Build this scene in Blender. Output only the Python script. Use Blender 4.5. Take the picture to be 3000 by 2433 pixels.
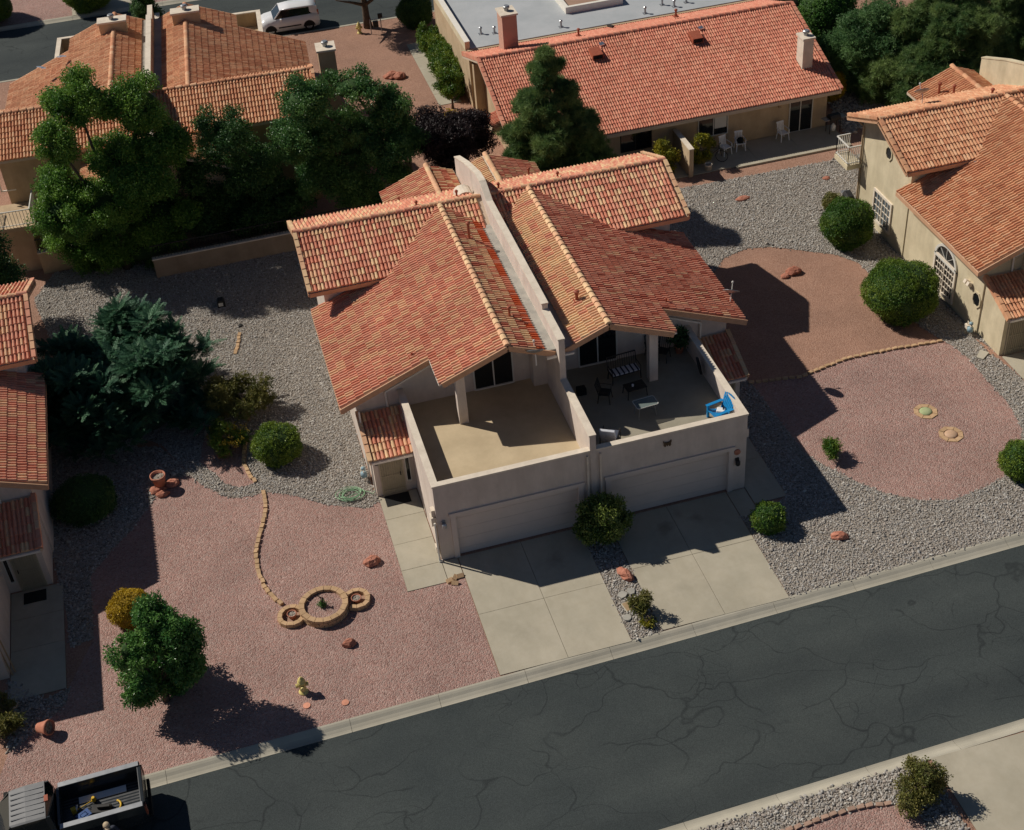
import bpy, math, random
import numpy as np
from mathutils import Matrix, Vector, Euler
for o in list(bpy.data.objects): bpy.data.objects.remove(o)
S = bpy.context.scene
COL = S.collection
rnd = random.Random(7)
rng = np.random.default_rng(7)
R = math.radians

# ------------------------------------------------------------------ camera
PITCH, YAW, ROLL, FPX = R(38.658), R(12.524), R(4.833), 4104.6   # solved from the photo's vanishing points (3000 px wide)
CP = Vector((-5.29, -38.14, 37.5))
_f = Vector((math.sin(YAW)*math.cos(PITCH), math.cos(YAW)*math.cos(PITCH), -math.sin(PITCH)))
_r = _f.cross(Vector((0, 0, 1))).normalized(); _d = _f.cross(_r)
CR = math.cos(ROLL)*_r + math.sin(ROLL)*_d
CD = -math.sin(ROLL)*_r + math.cos(ROLL)*_d
cam = bpy.data.cameras.new('camera'); co = bpy.data.objects.new('camera', cam); COL.objects.link(co)
co.matrix_world = Matrix(((CR.x, -CD.x, -_f.x, CP.x), (CR.y, -CD.y, -_f.y, CP.y), (CR.z, -CD.z, -_f.z, CP.z), (0, 0, 0, 1)))
cam.sensor_fit = 'HORIZONTAL'; cam.sensor_width = 36; cam.lens = 36*FPX/3000; cam.clip_end = 2000; cam.clip_start = 1
S.camera = co
# ------------------------------------------------------------------ light
SUN = Vector((.85, -.69, -1)).normalized()
el = math.asin(-SUN.z); az = math.atan2(-SUN.x, -SUN.y)
w = bpy.data.worlds.new('World'); S.world = w; w.use_nodes = True
nt = w.node_tree; bg = nt.nodes['Background']
sky = nt.nodes.new('ShaderNodeTexSky'); sky.sky_type = 'NISHITA'; sky.sun_disc = False
sky.sun_elevation = el; sky.sun_rotation = az; sky.altitude = 1300; sky.dust_density = .3; sky.air_density = .72
nt.links.new(sky.outputs[0], bg.inputs[0]); bg.inputs[1].default_value = .05
sl = bpy.data.lights.new('sun', 'SUN'); sl.energy = 4.7; sl.angle = R(.53); sl.color = (1, .93, .83)
so = bpy.data.objects.new('sun', sl); COL.objects.link(so); so.rotation_euler = SUN.to_track_quat('-Z', 'Y').to_euler()
S.view_settings.view_transform = 'Standard'; S.view_settings.look = 'None'; S.view_settings.gamma = 1
S.view_settings.exposure = -.17; S.view_settings.use_curve_mapping = False

# ------------------------------------------------------------------ photo pixel -> place on a plane
def ray(p):
    return CR*((p[0]-1500)/FPX) + CD*((p[1]-1216.5)/FPX) + _f
def G(x, y, z=0.):
    v = ray((x, y)); t = (z-CP.z)/v.z; return CP+v*t
def GY(x, y, Y):
    v = ray((x, y)); t = (Y-CP.y)/v.y; return CP+v*t
def GX(x, y, X):
    v = ray((x, y)); t = (X-CP.x)/v.x; return CP+v*t
K = 1.4012
def D(x, y, z=0.): return G(x*K, y*K, z)
def P2(pts, z=0., off=(0, 0), k=1.):
    return [tuple(G(off[0]+x/k, off[1]+y/k, z))[:2] for x, y in pts]

# ------------------------------------------------------------------ mesh helpers
class MB:
    def __init__(s): s.v = []; s.f = []; s.m = []
    def add(s, vs, fs, m=0):
        n = len(s.v); s.v += [tuple(v) for v in vs]; s.f += [tuple(i+n for i in f) for f in fs]; s.m += [m]*len(fs); return s
    def box(s, x0, x1, y0, y1, z0, z1, m=0):
        if x0 > x1: x0, x1 = x1, x0
        if y0 > y1: y0, y1 = y1, y0
        return s.add([(x0,y0,z0),(x1,y0,z0),(x1,y1,z0),(x0,y1,z0),(x0,y0,z1),(x1,y0,z1),(x1,y1,z1),(x0,y1,z1)],
              [(0,3,2,1),(4,5,6,7),(0,1,5,4),(1,2,6,5),(2,3,7,6),(3,0,4,7)], m)
    def obox(s, c, ax, ay, az, m=0):   # oriented box: centre and three half-axis vectors
        c = Vector(c); ax = Vector(ax); ay = Vector(ay); az = Vector(az); vs = []
        for k in (-1, 1):
            for a, b in ((-1,-1),(1,-1),(1,1),(-1,1)): vs.append(c+ax*a+ay*b+az*k)
        return s.add(vs, [(0,3,2,1),(4,5,6,7),(0,1,5,4),(1,2,6,5),(2,3,7,6),(3,0,4,7)], m)
    def beam(s, a, b, w, h, up=(0,0,1), m=0):
        a = Vector(a); b = Vector(b); t = (b-a); L = t.length; t.normalize()
        u = Vector(up); x = t.cross(u)
        if x.length < 1e-4: x = t.cross(Vector((1,0,0)))
        x.normalize(); z = x.cross(t)
        return s.obox((a+b)/2, t*L/2, x*w/2, z*h/2, m)
    def prism(s, poly, h0, h1, axis='z', m=0):
        n = len(poly)
        def P(a, b, h): return (a,b,h) if axis == 'z' else ((a,h,b) if axis == 'y' else (h,a,b))
        vs = [P(a,b,h0) for a,b in poly]+[P(a,b,h1) for a,b in poly]
        fs = [tuple(range(n))[::-1], tuple(range(n,2*n))]+[(i,(i+1)%n,n+(i+1)%n,n+i) for i in range(n)]
        return s.add(vs, fs, m)
    def tube(s, pts, rad, seg=8, cap=True, m=0):
        pts = [Vector(p) for p in pts]
        if not isinstance(rad, (list, tuple)): rad = [rad]*len(pts)
        n0 = len(s.v); px = None; rings = []
        for i, p in enumerate(pts):
            t = (pts[min(i+1,len(pts)-1)]-pts[max(i-1,0)])
            t = t.normalized() if t.length > 1e-9 else Vector((0,0,1))
            if px is None:
                px = t.cross(Vector((0,0,1)))
                if px.length < 1e-3: px = t.cross(Vector((1,0,0)))
            px = px-t*px.dot(t); px.normalize(); py = t.cross(px)
            rings.append([p+(px*math.cos(a)+py*math.sin(a))*rad[i] for a in [2*math.pi*k/seg for k in range(seg)]])
        vs = [v for r in rings for v in r]; fs = []
        for i in range(len(pts)-1):
            for k in range(seg):
                k2 = (k+1)%seg; fs.append((i*seg+k, i*seg+k2, (i+1)*seg+k2, (i+1)*seg+k))
        if cap: fs.append(tuple(range(seg))[::-1]); fs.append(tuple((len(pts)-1)*seg+k for k in range(seg)))
        return s.add(vs, fs, m)
    def lathe(s, prof, c=(0,0,0), seg=16, m=0, sx=1, sy=1):   # prof: (r,z)
        vs = []; fs = []
        for r, z in prof:
            for k in range(seg):
                a = 2*math.pi*k/seg; vs.append((c[0]+r*math.cos(a)*sx, c[1]+r*math.sin(a)*sy, c[2]+z))
        for i in range(len(prof)-1):
            for k in range(seg):
                k2 = (k+1)%seg; fs.append((i*seg+k, i*seg+k2, (i+1)*seg+k2, (i+1)*seg+k))
        if prof[0][0] > 1e-4: fs.append(tuple(range(seg))[::-1])
        if prof[-1][0] > 1e-4: fs.append(tuple((len(prof)-1)*seg+k for k in range(seg)))
        return s.add(vs, fs, m)
    def sheet(s, poly, z, m=0):
        return s.add([(x,y,z) for x,y in poly], [tuple(range(len(poly)))], m)
    def mesh(s, name, mats):
        me = bpy.data.meshes.new(name); me.from_pydata(s.v, [], s.f)
        for mm in (mats if isinstance(mats, (list, tuple)) else [mats]): me.materials.append(mm)
        if any(s.m): me.polygons.foreach_set('material_index', s.m)
        me.update(); return me
def link(name, me, parent=None, smooth=False):
    o = bpy.data.objects.new(name, me); COL.objects.link(o)
    if parent: o.parent = parent
    if smooth: me.polygons.foreach_set('use_smooth', [True]*len(me.polygons))
    return o
def obj(name, mb, mats, parent=None, smooth=False, bevel=0):
    o = link(name, mb.mesh(name, mats), parent, smooth)
    if bevel:
        b = o.modifiers.new('bevel', 'BEVEL'); b.width = bevel; b.segments = 2; b.limit_method = 'ANGLE'
    return o
def tag(o, label, cat, group=None):
    o['label'] = label; o['category'] = cat
    if group: o['group'] = group
    return o
def thing(name, label, cat, loc=(0,0,0), rz=0, group=None):
    o = bpy.data.objects.new(name, None); COL.objects.link(o); o.location = loc; o.rotation_euler = (0,0,rz)
    o.empty_display_size = .2
    return tag(o, label, cat, group)
def struct(name, mb, mats, **k):
    o = obj(name, mb, mats, **k); o['kind'] = 'structure'; return o
def inside(poly, x, y):
    px = np.array([p[0] for p in poly]); py = np.array([p[1] for p in poly]); c = np.zeros(np.shape(x), bool); j = len(px)-1
    for i in range(len(px)):
        t = ((py[i] > y) != (py[j] > y)) & (x < (px[j]-px[i])*(y-py[i])/(py[j]-py[i]+1e-12)+px[i]); c ^= t; j = i
    return c

# ------------------------------------------------------------------ materials
def newmat(name):
    m = bpy.data.materials.new(name); m.use_nodes = True; t = m.node_tree
    return m, t, t.nodes['Principled BSDF'], (lambda ty, **k: _nn(t, ty, k)), t.links.new
def _nn(t, ty, k):
    n = t.nodes.new('ShaderNode'+ty)
    for a, b in k.items(): setattr(n, a, b)
    return n
def ramp(n, stops):
    cr = n.color_ramp
    while len(cr.elements) < len(stops): cr.elements.new(.5)
    for e, (p, c) in zip(cr.elements, stops): e.position = p; e.color = tuple(c)+(1,) if len(c) == 3 else c
def pm(name, c1, c2=None, sc=3., rough=.8, bump=0., bs=60., metal=0., spec=.3, amt=(.35,.65), obr=0., big=None, spots=(), gutter=None):
    """noise-mottled surface; c1..c2 by a world-space noise; obr = per-object brightness jitter"""
    m, t, b, N, L = newmat(name); b.inputs['Roughness'].default_value = rough; b.inputs['Metallic'].default_value = metal
    b.inputs['Specular IOR Level'].default_value = spec
    c2 = c2 or c1
    ge = N('NewGeometry'); nz = N('TexNoise'); nz.inputs['Scale'].default_value = sc; nz.inputs['Detail'].default_value = 6; nz.inputs['Roughness'].default_value = .65
    L(ge.outputs['Position'], nz.inputs['Vector'])
    r = N('ValToRGB'); ramp(r, [(amt[0], c1), (amt[1], c2)]); L(nz.outputs[0], r.inputs[0]); out = r.outputs[0]
    if obr:
        oi = N('ObjectInfo'); mr = N('MapRange'); mr.inputs[3].default_value = 1-obr; mr.inputs[4].default_value = 1+obr
        L(oi.outputs['Random'], mr.inputs[0]); mx = N('Vector' 'Math', operation='SCALE'); L(out, mx.inputs[0]); L(mr.outputs[0], mx.inputs['Scale']); out = mx.outputs[0]
    for (scale, lo, hi, st) in (big or ()):      # broad weathering: scale, darkest, lightest, stretch
        mp = N('Mapping'); mp.inputs['Scale'].default_value = st; L(ge.outputs['Position'], mp.inputs[0])
        n4 = N('TexNoise'); n4.inputs['Scale'].default_value = scale; n4.inputs['Detail'].default_value = 7; n4.inputs['Roughness'].default_value = .7; L(mp.outputs[0], n4.inputs['Vector'])
        r4 = N('ValToRGB'); ramp(r4, [(.32, (lo,lo*.99,lo*.97)), (.68, (hi,hi,hi))]); L(n4.outputs[0], r4.inputs[0])
        m4 = N('VectorMath', operation='MULTIPLY'); L(out, m4.inputs[0]); L(r4.outputs[0], m4.inputs[1]); out = m4.outputs[0]
    for (sx, sy, sr, sd_) in spots:              # oil stains at their places
        wz = N('TexNoise'); wz.inputs['Scale'].default_value = 3.5; wz.inputs['Detail'].default_value = 5; L(ge.outputs['Position'], wz.inputs['Vector'])
        ad = N('VectorMath', operation='MULTIPLY_ADD'); L(wz.outputs['Color'], ad.inputs[0]); ad.inputs[1].default_value = (sr*1.6,sr*1.6,0); L(ge.outputs['Position'], ad.inputs[2])
        ds_ = N('VectorMath', operation='DISTANCE'); L(ad.outputs[0], ds_.inputs[0]); ds_.inputs[1].default_value = (sx+sr*.8, sy+sr*.8, .03)
        r5 = N('ValToRGB'); ramp(r5, [(0, (sd_,sd_,sd_)), (1, (1,1,1))]); mr5 = N('MapRange'); mr5.inputs[1].default_value = 0; mr5.inputs[2].default_value = sr; L(ds_.outputs['Value'], mr5.inputs[0]); L(mr5.outputs[0], r5.inputs[0])
        m5 = N('VectorMath', operation='MULTIPLY'); L(out, m5.inputs[0]); L(r5.outputs[0], m5.inputs[1]); out = m5.outputs[0]
    if gutter:                                   # silt left along the low line of the kerb
        sx_ = N('SeparateXYZ'); L(ge.outputs['Position'], sx_.inputs[0]); ga = N('MapRange'); ga.inputs[1].default_value = gutter[0]; ga.inputs[2].default_value = gutter[1]; ga.inputs[3].default_value = gutter[2]; ga.inputs[4].default_value = 1; L(sx_.outputs[2], ga.inputs[0])
        m6 = N('VectorMath', operation='SCALE'); L(out, m6.inputs[0]); L(ga.outputs[0], m6.inputs['Scale']); out = m6.outputs[0]
    L(out, b.inputs['Base Color'])
    if bump:
        n2 = N('TexNoise'); n2.inputs['Scale'].default_value = bs; n2.inputs['Detail'].default_value = 4; L(ge.outputs['Position'], n2.inputs['Vector'])
        bp = N('Bump'); bp.inputs['Strength'].default_value = bump; bp.inputs['Distance'].default_value = .02
        L(n2.outputs[0], bp.inputs['Height']); L(bp.outputs[0], b.inputs['Normal'])
    return m
def gravel(name, cols, cell=15., bump=.9, patch=((.82,.82,.82),(1.12,1.1,1.08))):
    m, t, b, N, L = newmat(name); b.inputs['Roughness'].default_value = .95; b.inputs['Specular IOR Level'].default_value = .15
    ge = N('NewGeometry')
    wz = N('TexNoise'); wz.inputs['Scale'].default_value = cell*.8; L(ge.outputs['Position'], wz.inputs['Vector'])
    ad = N('VectorMath', operation='MULTIPLY_ADD'); L(wz.outputs['Color'], ad.inputs[0]); ad.inputs[1].default_value = (.03,)*3; L(ge.outputs['Position'], ad.inputs[2])
    vo = N('TexVoronoi'); vo.inputs['Scale'].default_value = cell; L(ad.outputs[0], vo.inputs['Vector'])
    sp = N('SeparateColor'); L(vo.outputs['Color'], sp.inputs[0])
    r = N('ValToRGB'); r.color_ramp.interpolation = 'LINEAR'; ramp(r, [(i/(len(cols)-1), c) for i, c in enumerate(cols)]); L(sp.outputs[0], r.inputs[0])
    nz = N('TexNoise'); nz.inputs['Scale'].default_value = .35; nz.inputs['Detail'].default_value = 7; nz.inputs['Roughness'].default_value = .7; L(ge.outputs['Position'], nz.inputs['Vector'])
    r2 = N('ValToRGB'); ramp(r2, [(.3, patch[0]), (.7, patch[1])]); L(nz.outputs[0], r2.inputs[0])
    mx = N('VectorMath', operation='MULTIPLY'); L(r.outputs[0], mx.inputs[0]); L(r2.outputs[0], mx.inputs[1]); L(mx.outputs[0], b.inputs['Base Color'])
    n3 = N('TexNoise'); n3.inputs['Scale'].default_value = cell*1.6; n3.inputs['Detail'].default_value = 3; L(ge.outputs['Position'], n3.inputs['Vector'])
    sb = N('Math', operation='SUBTRACT'); L(n3.outputs[0], sb.inputs[0]); L(vo.outputs['Distance'], sb.inputs[1])
    bp = N('Bump'); bp.inputs['Strength'].default_value = bump; bp.inputs['Distance'].default_value = .05; L(sb.outputs[0], bp.inputs['Height']); L(bp.outputs[0], b.inputs['Normal'])
    return m
def asphalt(name):
    m, t, b, N, L = newmat(name); b.inputs['Roughness'].default_value = .9; b.inputs['Specular IOR Level'].default_value = .2
    ge = N('NewGeometry')
    nz = N('TexNoise'); nz.inputs['Scale'].default_value = .22; nz.inputs['Detail'].default_value = 8; nz.inputs['Roughness'].default_value = .6; L(ge.outputs['Position'], nz.inputs['Vector'])
    r = N('ValToRGB'); ramp(r, [(.3,(.039,.048,.050)), (.7,(.058,.068,.067))]); L(nz.outputs[0], r.inputs[0])
    fz = N('TexNoise'); fz.inputs['Scale'].default_value = 40; fz.inputs['Detail'].default_value = 3; L(ge.outputs['Position'], fz.inputs['Vector'])
    rf = N('ValToRGB'); ramp(rf, [(.35,(.75,.75,.75)), (.7,(1.3,1.3,1.3))]); L(fz.outputs[0], rf.inputs[0])
    m1 = N('VectorMath', operation='MULTIPLY'); L(r.outputs[0], m1.inputs[0]); L(rf.outputs[0], m1.inputs[1])
    out = m1.outputs[0]
    for sc, wid, seed, msk in ((.42, .028, 0, .40), (.95, .022, 31, .52)):
        wz = N('TexNoise'); wz.inputs['Scale'].default_value = .42; wz.inputs['Detail'].default_value = 2.5; L(ge.outputs['Position'], wz.inputs['Vector'])
        ad = N('VectorMath', operation='MULTIPLY_ADD'); L(wz.outputs['Color'], ad.inputs[0]); ad.inputs[1].default_value = (2.6,)*3
        of = N('VectorMath', operation='ADD'); of.inputs[1].default_value = (seed, seed*2, 0); L(ge.outputs['Position'], of.inputs[0]); L(of.outputs[0], ad.inputs[2])
        mp = N('Mapping'); mp.inputs['Scale'].default_value = (.75, 1.25, 1); L(ad.outputs[0], mp.inputs[0])
        vo = N('TexVoronoi', feature='DISTANCE_TO_EDGE'); vo.inputs['Scale'].default_value = sc; L(mp.outputs[0], vo.inputs['Vector'])
        rr = N('ValToRGB'); ramp(rr, [(wid*.1,(.64,.64,.66)), (wid*.6,(1,1,1))]); L(vo.outputs['Distance'], rr.inputs[0])
        mk = N('TexNoise'); mk.inputs['Scale'].default_value = .3; L(of.outputs[0], mk.inputs['Vector'])
        rm = N('ValToRGB'); ramp(rm, [(msk,(0,0,0)), (msk+.08,(1,1,1))]); L(mk.outputs[0], rm.inputs[0])
        mx = N('Mix', data_type='RGBA'); mx.inputs[6].default_value = (1,1,1,1); L(rm.outputs[0], mx.inputs[0]); L(rr.outputs[0], mx.inputs[7])
        m2 = N('VectorMath', operation='MULTIPLY'); L(out, m2.inputs[0]); L(mx.outputs[2], m2.inputs[1]); out = m2.outputs[0]
    mp = N('Mapping'); mp.inputs['Scale'].default_value = (.06,.55,1); mp.inputs['Rotation'].default_value = (0,0,-.0225); L(ge.outputs['Position'], mp.inputs[0])
    ln = N('TexNoise'); ln.inputs['Scale'].default_value = 1.; ln.inputs['Detail'].default_value = 6; L(mp.outputs[0], ln.inputs['Vector']); rl_ = N('ValToRGB'); ramp(rl_, [(.3,(.84,.84,.84)), (.7,(1.14,1.13,1.1))]); L(ln.outputs[0], rl_.inputs[0])
    m7 = N('VectorMath', operation='MULTIPLY'); L(out, m7.inputs[0]); L(rl_.outputs[0], m7.inputs[1]); out = m7.outputs[0]
    L(out, b.inputs['Base Color'])
    bp = N('Bump'); bp.inputs['Strength'].default_value = .35; bp.inputs['Distance'].default_value = .01; L(fz.outputs[0], bp.inputs['Height']); L(bp.outputs[0], b.inputs['Normal'])
    return m
def leafmat(name, c1, c2, rough=.5, trans=.25):
    m, t, b, N, L = newmat(name); b.inputs['Roughness'].default_value = rough; b.inputs['Specular IOR Level'].default_value = .35
    at = N('Attribute', attribute_type='INSTANCER', attribute_name='tint'); r = N('ValToRGB'); ramp(r, [(0, c1), (1, c2)]); L(at.outputs['Fac'], r.inputs[0])
    L(r.outputs[0], b.inputs['Base Color'])
    tr = N('BsdfTranslucent'); L(r.outputs[0], tr.inputs[0]); ms = N('MixShader'); ms.inputs[0].default_value = trans
    L(b.outputs[0], ms.inputs[1]); L(tr.outputs[0], ms.inputs[2]); L(ms.outputs[0], t.nodes['Material Output'].inputs[0])
    return m
def stonemat(name, cols):
    m, t, b, N, L = newmat(name); b.inputs['Roughness'].default_value = .8; b.inputs['Specular IOR Level'].default_value = .3
    at = N('Attribute', attribute_type='INSTANCER', attribute_name='tint'); r = N('ValToRGB'); ramp(r, [(i/(len(cols)-1), c) for i, c in enumerate(cols)]); L(at.outputs['Fac'], r.inputs[0])
    L(r.outputs[0], b.inputs['Base Color']); return m

M = {}
STK = ((1.6,.86,1.05,(1,1,.22)),(.5,.92,1.05,(1,1,1)))
M['stucco'] = pm('stucco_main', (.61,.53,.47), (.69,.60,.53), 1.2, .9, .4, 60, big=STK)
M['stucco_cap'] = pm('stucco_cap', (.70,.61,.50), (.78,.69,.57), 2, .9, .2, 90, big=((2.2,.84,1.04,(1,1,1)),))
M['stucco_cream'] = pm('stucco_cream', (.60,.52,.36), (.67,.585,.41), 1.0, .9, .4, 60, big=STK)
M['stucco_tan'] = pm('stucco_tan', (.48,.36,.23), (.54,.41,.27), 1.0, .9, .4, 60, big=STK)
M['stucco_pink'] = pm('stucco_pink', (.52,.30,.22), (.58,.34,.25), 1.0, .9, .25, 90)
M['trim_white'] = pm('trim_white', (.72,.68,.60), (.80,.76,.68), 4, .6)
M['fascia'] = pm('fascia_paint', (.50,.29,.17), (.58,.34,.21), 3, .7)
M['soffit'] = pm('soffit', (.55,.44,.33), (.60,.48,.37), 3, .8)
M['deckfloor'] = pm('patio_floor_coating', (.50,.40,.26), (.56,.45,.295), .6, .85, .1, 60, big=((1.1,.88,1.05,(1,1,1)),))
M['deckfloor_shade'] = pm('deck_floor_shade_tone', (.29,.265,.205), (.34,.31,.24), .6, .85, .1, 60, big=((1.1,.86,1.05,(1,1,1)),))  # same floor coating, with the walled deck's shade darkened into its colour
M['concrete'] = pm('driveway_concrete', (.365,.335,.262), (.44,.40,.315), .45, .85, .15, 70, obr=.015, big=((.9,.95,1.06,(1,.45,1)),(3.2,.97,1.03,(1,1,1))), spots=((8.6,-1.1,.42,.6),(9.9,-1.05,.34,.68),(9.3,-.55,.3,.75),(4.1,-1.4,.5,.75),(2.0,-4.6,.55,.88),(8.0,-4.4,.5,.88)))
M['kerb'] = pm('kerb_concrete', (.40,.375,.305), (.47,.435,.35), .8, .85, .15, 70, obr=.04, big=((1.2,.92,1.05,(.5,1,1)),), gutter=(-.118,-.07,.86))
M['joint'] = pm('joint_dirt', (.10,.085,.06), (.14,.12,.09), 3, .95)
M['soil'] = pm('desert_soil', (.32,.20,.145), (.38,.25,.18), .3, .95, .5, 30)
M['dirt'] = gravel('decomposed_granite', [(.29,.165,.115),(.36,.21,.15),(.38,.225,.165),(.44,.275,.205)], 26, .5)
M['pink'] = gravel('pink_gravel', [(.27,.17,.145),(.37,.225,.195),(.43,.26,.225),(.41,.275,.24),(.35,.255,.225),(.50,.35,.31)], 19, .7, patch=((.78,.77,.76),(1.13,1.1,1.07)))
M['bed'] = gravel('rock_bed_soil', [(.16,.135,.11),(.25,.22,.185),(.32,.285,.245),(.38,.345,.30)], 14, .9)
M['dirt'].name = 'decomposed_granite'
M['asphalt'] = asphalt('asphalt')
M['glass'] = pm('window_glass', (.012,.014,.016), None, 1, .06, spec=.6)
M['glass_blue'] = pm('window_glass_blue', (.10,.13,.15), (.16,.19,.21), .8, .12, spec=.6)
M['frame'] = pm('window_frame', (.66,.64,.58), None, 1, .5)
M['dark'] = pm('dark_metal', (.02,.02,.02), (.035,.033,.03), 5, .5)
M['black'] = pm('black_rubber', (.012,.012,.012), None, 1, .8)
M['grey_metal'] = pm('grey_metal', (.30,.31,.32), (.40,.41,.42), 3, .4, metal=.6)
M['flash'] = pm('flashing', (.30,.29,.26), (.42,.40,.35), 2, .6)
M['bright_metal'] = pm('bright_flashing', (.75,.76,.78), (.9,.9,.9), 8, .25, metal=.9)
M['garage'] = pm('garage_door_paint', (.60,.52,.46), (.64,.55,.49), 1.5, .65)
M['terracotta'] = pm('terracotta_pot', (.40,.15,.09), (.50,.21,.14), 6, .8, .3, 50)
M['block'] = pm('edging_block', (.46,.30,.165), (.56,.375,.22), 4, .9, .4, 60, obr=.12)
M['block_dull'] = pm('edging_block_dull', (.34,.22,.16), (.42,.28,.21), 4, .9, .4, 60, obr=.12)
M['redrock'] = pm('red_sandstone', (.33,.12,.075), (.50,.22,.15), 5, .9, .8, 18, obr=.1)
M['bark'] = pm('bark', (.07,.05,.035), (.13,.10,.075), 6, .95, .8, 25)
M['yellow'] = pm('hydrant_paint', (.62,.50,.17), (.70,.58,.22), 8, .5)
M['white'] = pm('white_plastic', (.78,.78,.77), None, 2, .45)
M['roofgrey'] = pm('flat_roof_coating', (.36,.385,.40), (.43,.45,.465), .5, .85, .1, 40)
M['walldark'] = pm('shaded_garden_wall', (.30,.23,.16), (.36,.28,.20), 1.0, .9, .4, 60, big=STK)  # tan stucco darkened: shade of the trees is put into the colour
M['ventred'] = pm('vent_paint', (.30,.075,.04), (.38,.11,.06), 8, .6)
M['doormetal'] = pm('security_door', (.40,.35,.25), (.46,.40,.29), 5, .5)
M['greenhose'] = pm('hose_rubber', (.22,.40,.23), (.30,.48,.30), 8, .5)
M['mat'] = pm('doormat_fibre', (.012,.014,.014), (.02,.02,.02), 20, .95, .5, 60)
M['wood'] = pm('door_wood', (.33,.23,.13), (.40,.28,.16), 4, .6)
# roof tile colours (concrete tile, several slurry shades)
TC = {'coral': (.50,.185,.125), 'rose': (.54,.235,.165), 'peach': (.58,.33,.21), 'sand': (.60,.395,.245), 'brick': (.36,.10,.065), 'pale': (.64,.44,.31),
      'rust': (.46,.20,.115), 'apricot': (.55,.285,.17), 'clay': (.50,.235,.14), 'redpink': (.50,.185,.130), 'redlight': (.55,.235,.165), 'reddeep': (.38,.105,.075), 'vivid': (.45,.085,.03)}
TC = {k: (min(.8, c[0]*1.24), min(.8, c[1]*1.28), min(.8, c[2]*1.2)) for k, c in TC.items()}
TN = list(TC)
for k_, c_ in TC.items():
    M['t_'+k_] = pm('tile_'+k_, tuple(x*.88 for x in c_), tuple(min(1, x*1.1) for x in c_), 5, .85, .3, 80, obr=.05, big=((.45,.86,1.08,(1,1,1)),))
TM = [M['t_'+k] for k in TN]
PAL = {'capbeige': [('sand',.5),('peach',.5)], 'caprose': [('rose',.5),('peach',.5)], 'mainsoft': [('rose',.56),('peach',.32),('coral',.12)],
       'main': [('coral',.26),('rose',.36),('peach',.26),('sand',.12)],
       'mainbeige': [('peach',.50),('sand',.38),('rose',.12)],
       'mainmix': [('sand',.26),('peach',.34),('coral',.26),('brick',.14)],
       'mainred': [('coral',.40),('brick',.10),('rose',.40),('peach',.10)],
       'orange': [('apricot',.40),('clay',.32),('rust',.16),('peach',.12)],
       'orange2': [('apricot',.30),('clay',.28),('rust',.22),('peach',.20)],
       'pinkred': [('redpink',.48),('redlight',.36),('coral',.10),('rose',.06)]}

# ------------------------------------------------------------------ roof tiles
TW, TL, TE = .166, .405, .365       # barrel pitch, tile length, exposed length
def tile_mb(w=TW, L=TL, h=.078, lift=.034):
    prof = [(-w/2,0),(-w*.40,.004),(-w*.34,.03),(-w*.17,h*.93),(0,h),(w*.17,h*.93),(w*.34,.03),(w*.40,.004),(w/2,0)]
    n = len(prof); vs = [(x,0,z+lift) for x,z in prof]+[(x*.96,L,z*.92) for x,z in prof]
    fs = [(i,i+1,n+i+1,n+i) for i in range(n-1)]
    vs += [(-w/2,0,0),(w/2,0,0)]; fs += [(2*n,2*n+1)+tuple(range(n))[::-1]]
    return vs, fs
TV, TF = tile_mb(); TVn = np.array(TV)
TILE_MESH = {}
def tile_mesh(ci):
    if ci not in TILE_MESH:
        mb = MB(); mb.add(TV, TF); TILE_MESH[ci] = mb.mesh('tile', TM[ci])
    return TILE_MESH[ci]
def cap_mesh(ci):
    if ('c', ci) not in TILE_MESH:
        mb = MB(); vs = []; n = 7
        for y, r, z in ((0,.135,.03),(.42,.115,0)):
            for k in range(n): a = math.pi*k/(n-1); vs.append((r*math.cos(a), y, z-.03+r*.85*math.sin(a)))
        mb.add(vs, [(i,i+1,n+i+1,n+i) for i in range(n-1)]+[tuple(range(n))[::-1]])
        TILE_MESH[('c', ci)] = mb.mesh('ridge_tile', TM[ci])
    return TILE_MESH[('c', ci)]
def rake_mesh(ci):
    if ('r', ci) not in TILE_MESH:
        mb = MB(); mb.box(-.085,.085,0,.385,.0,.075); mb.box(-.085,-.06,0,.385,-.16,.0)
        mb.v = [(x, y, z+(.025 if y < .1 else 0)) for x, y, z in mb.v]
        TILE_MESH[('r', ci)] = mb.mesh('rake_tile', TM[ci])
    return TILE_MESH[('r', ci)]
def pick(pal):
    x = rnd.random(); s = 0
    for k, wt in PAL[pal]:
        s += wt
        if x < s: return TN.index(k)
    return TN.index(PAL[pal][0][0])
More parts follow.
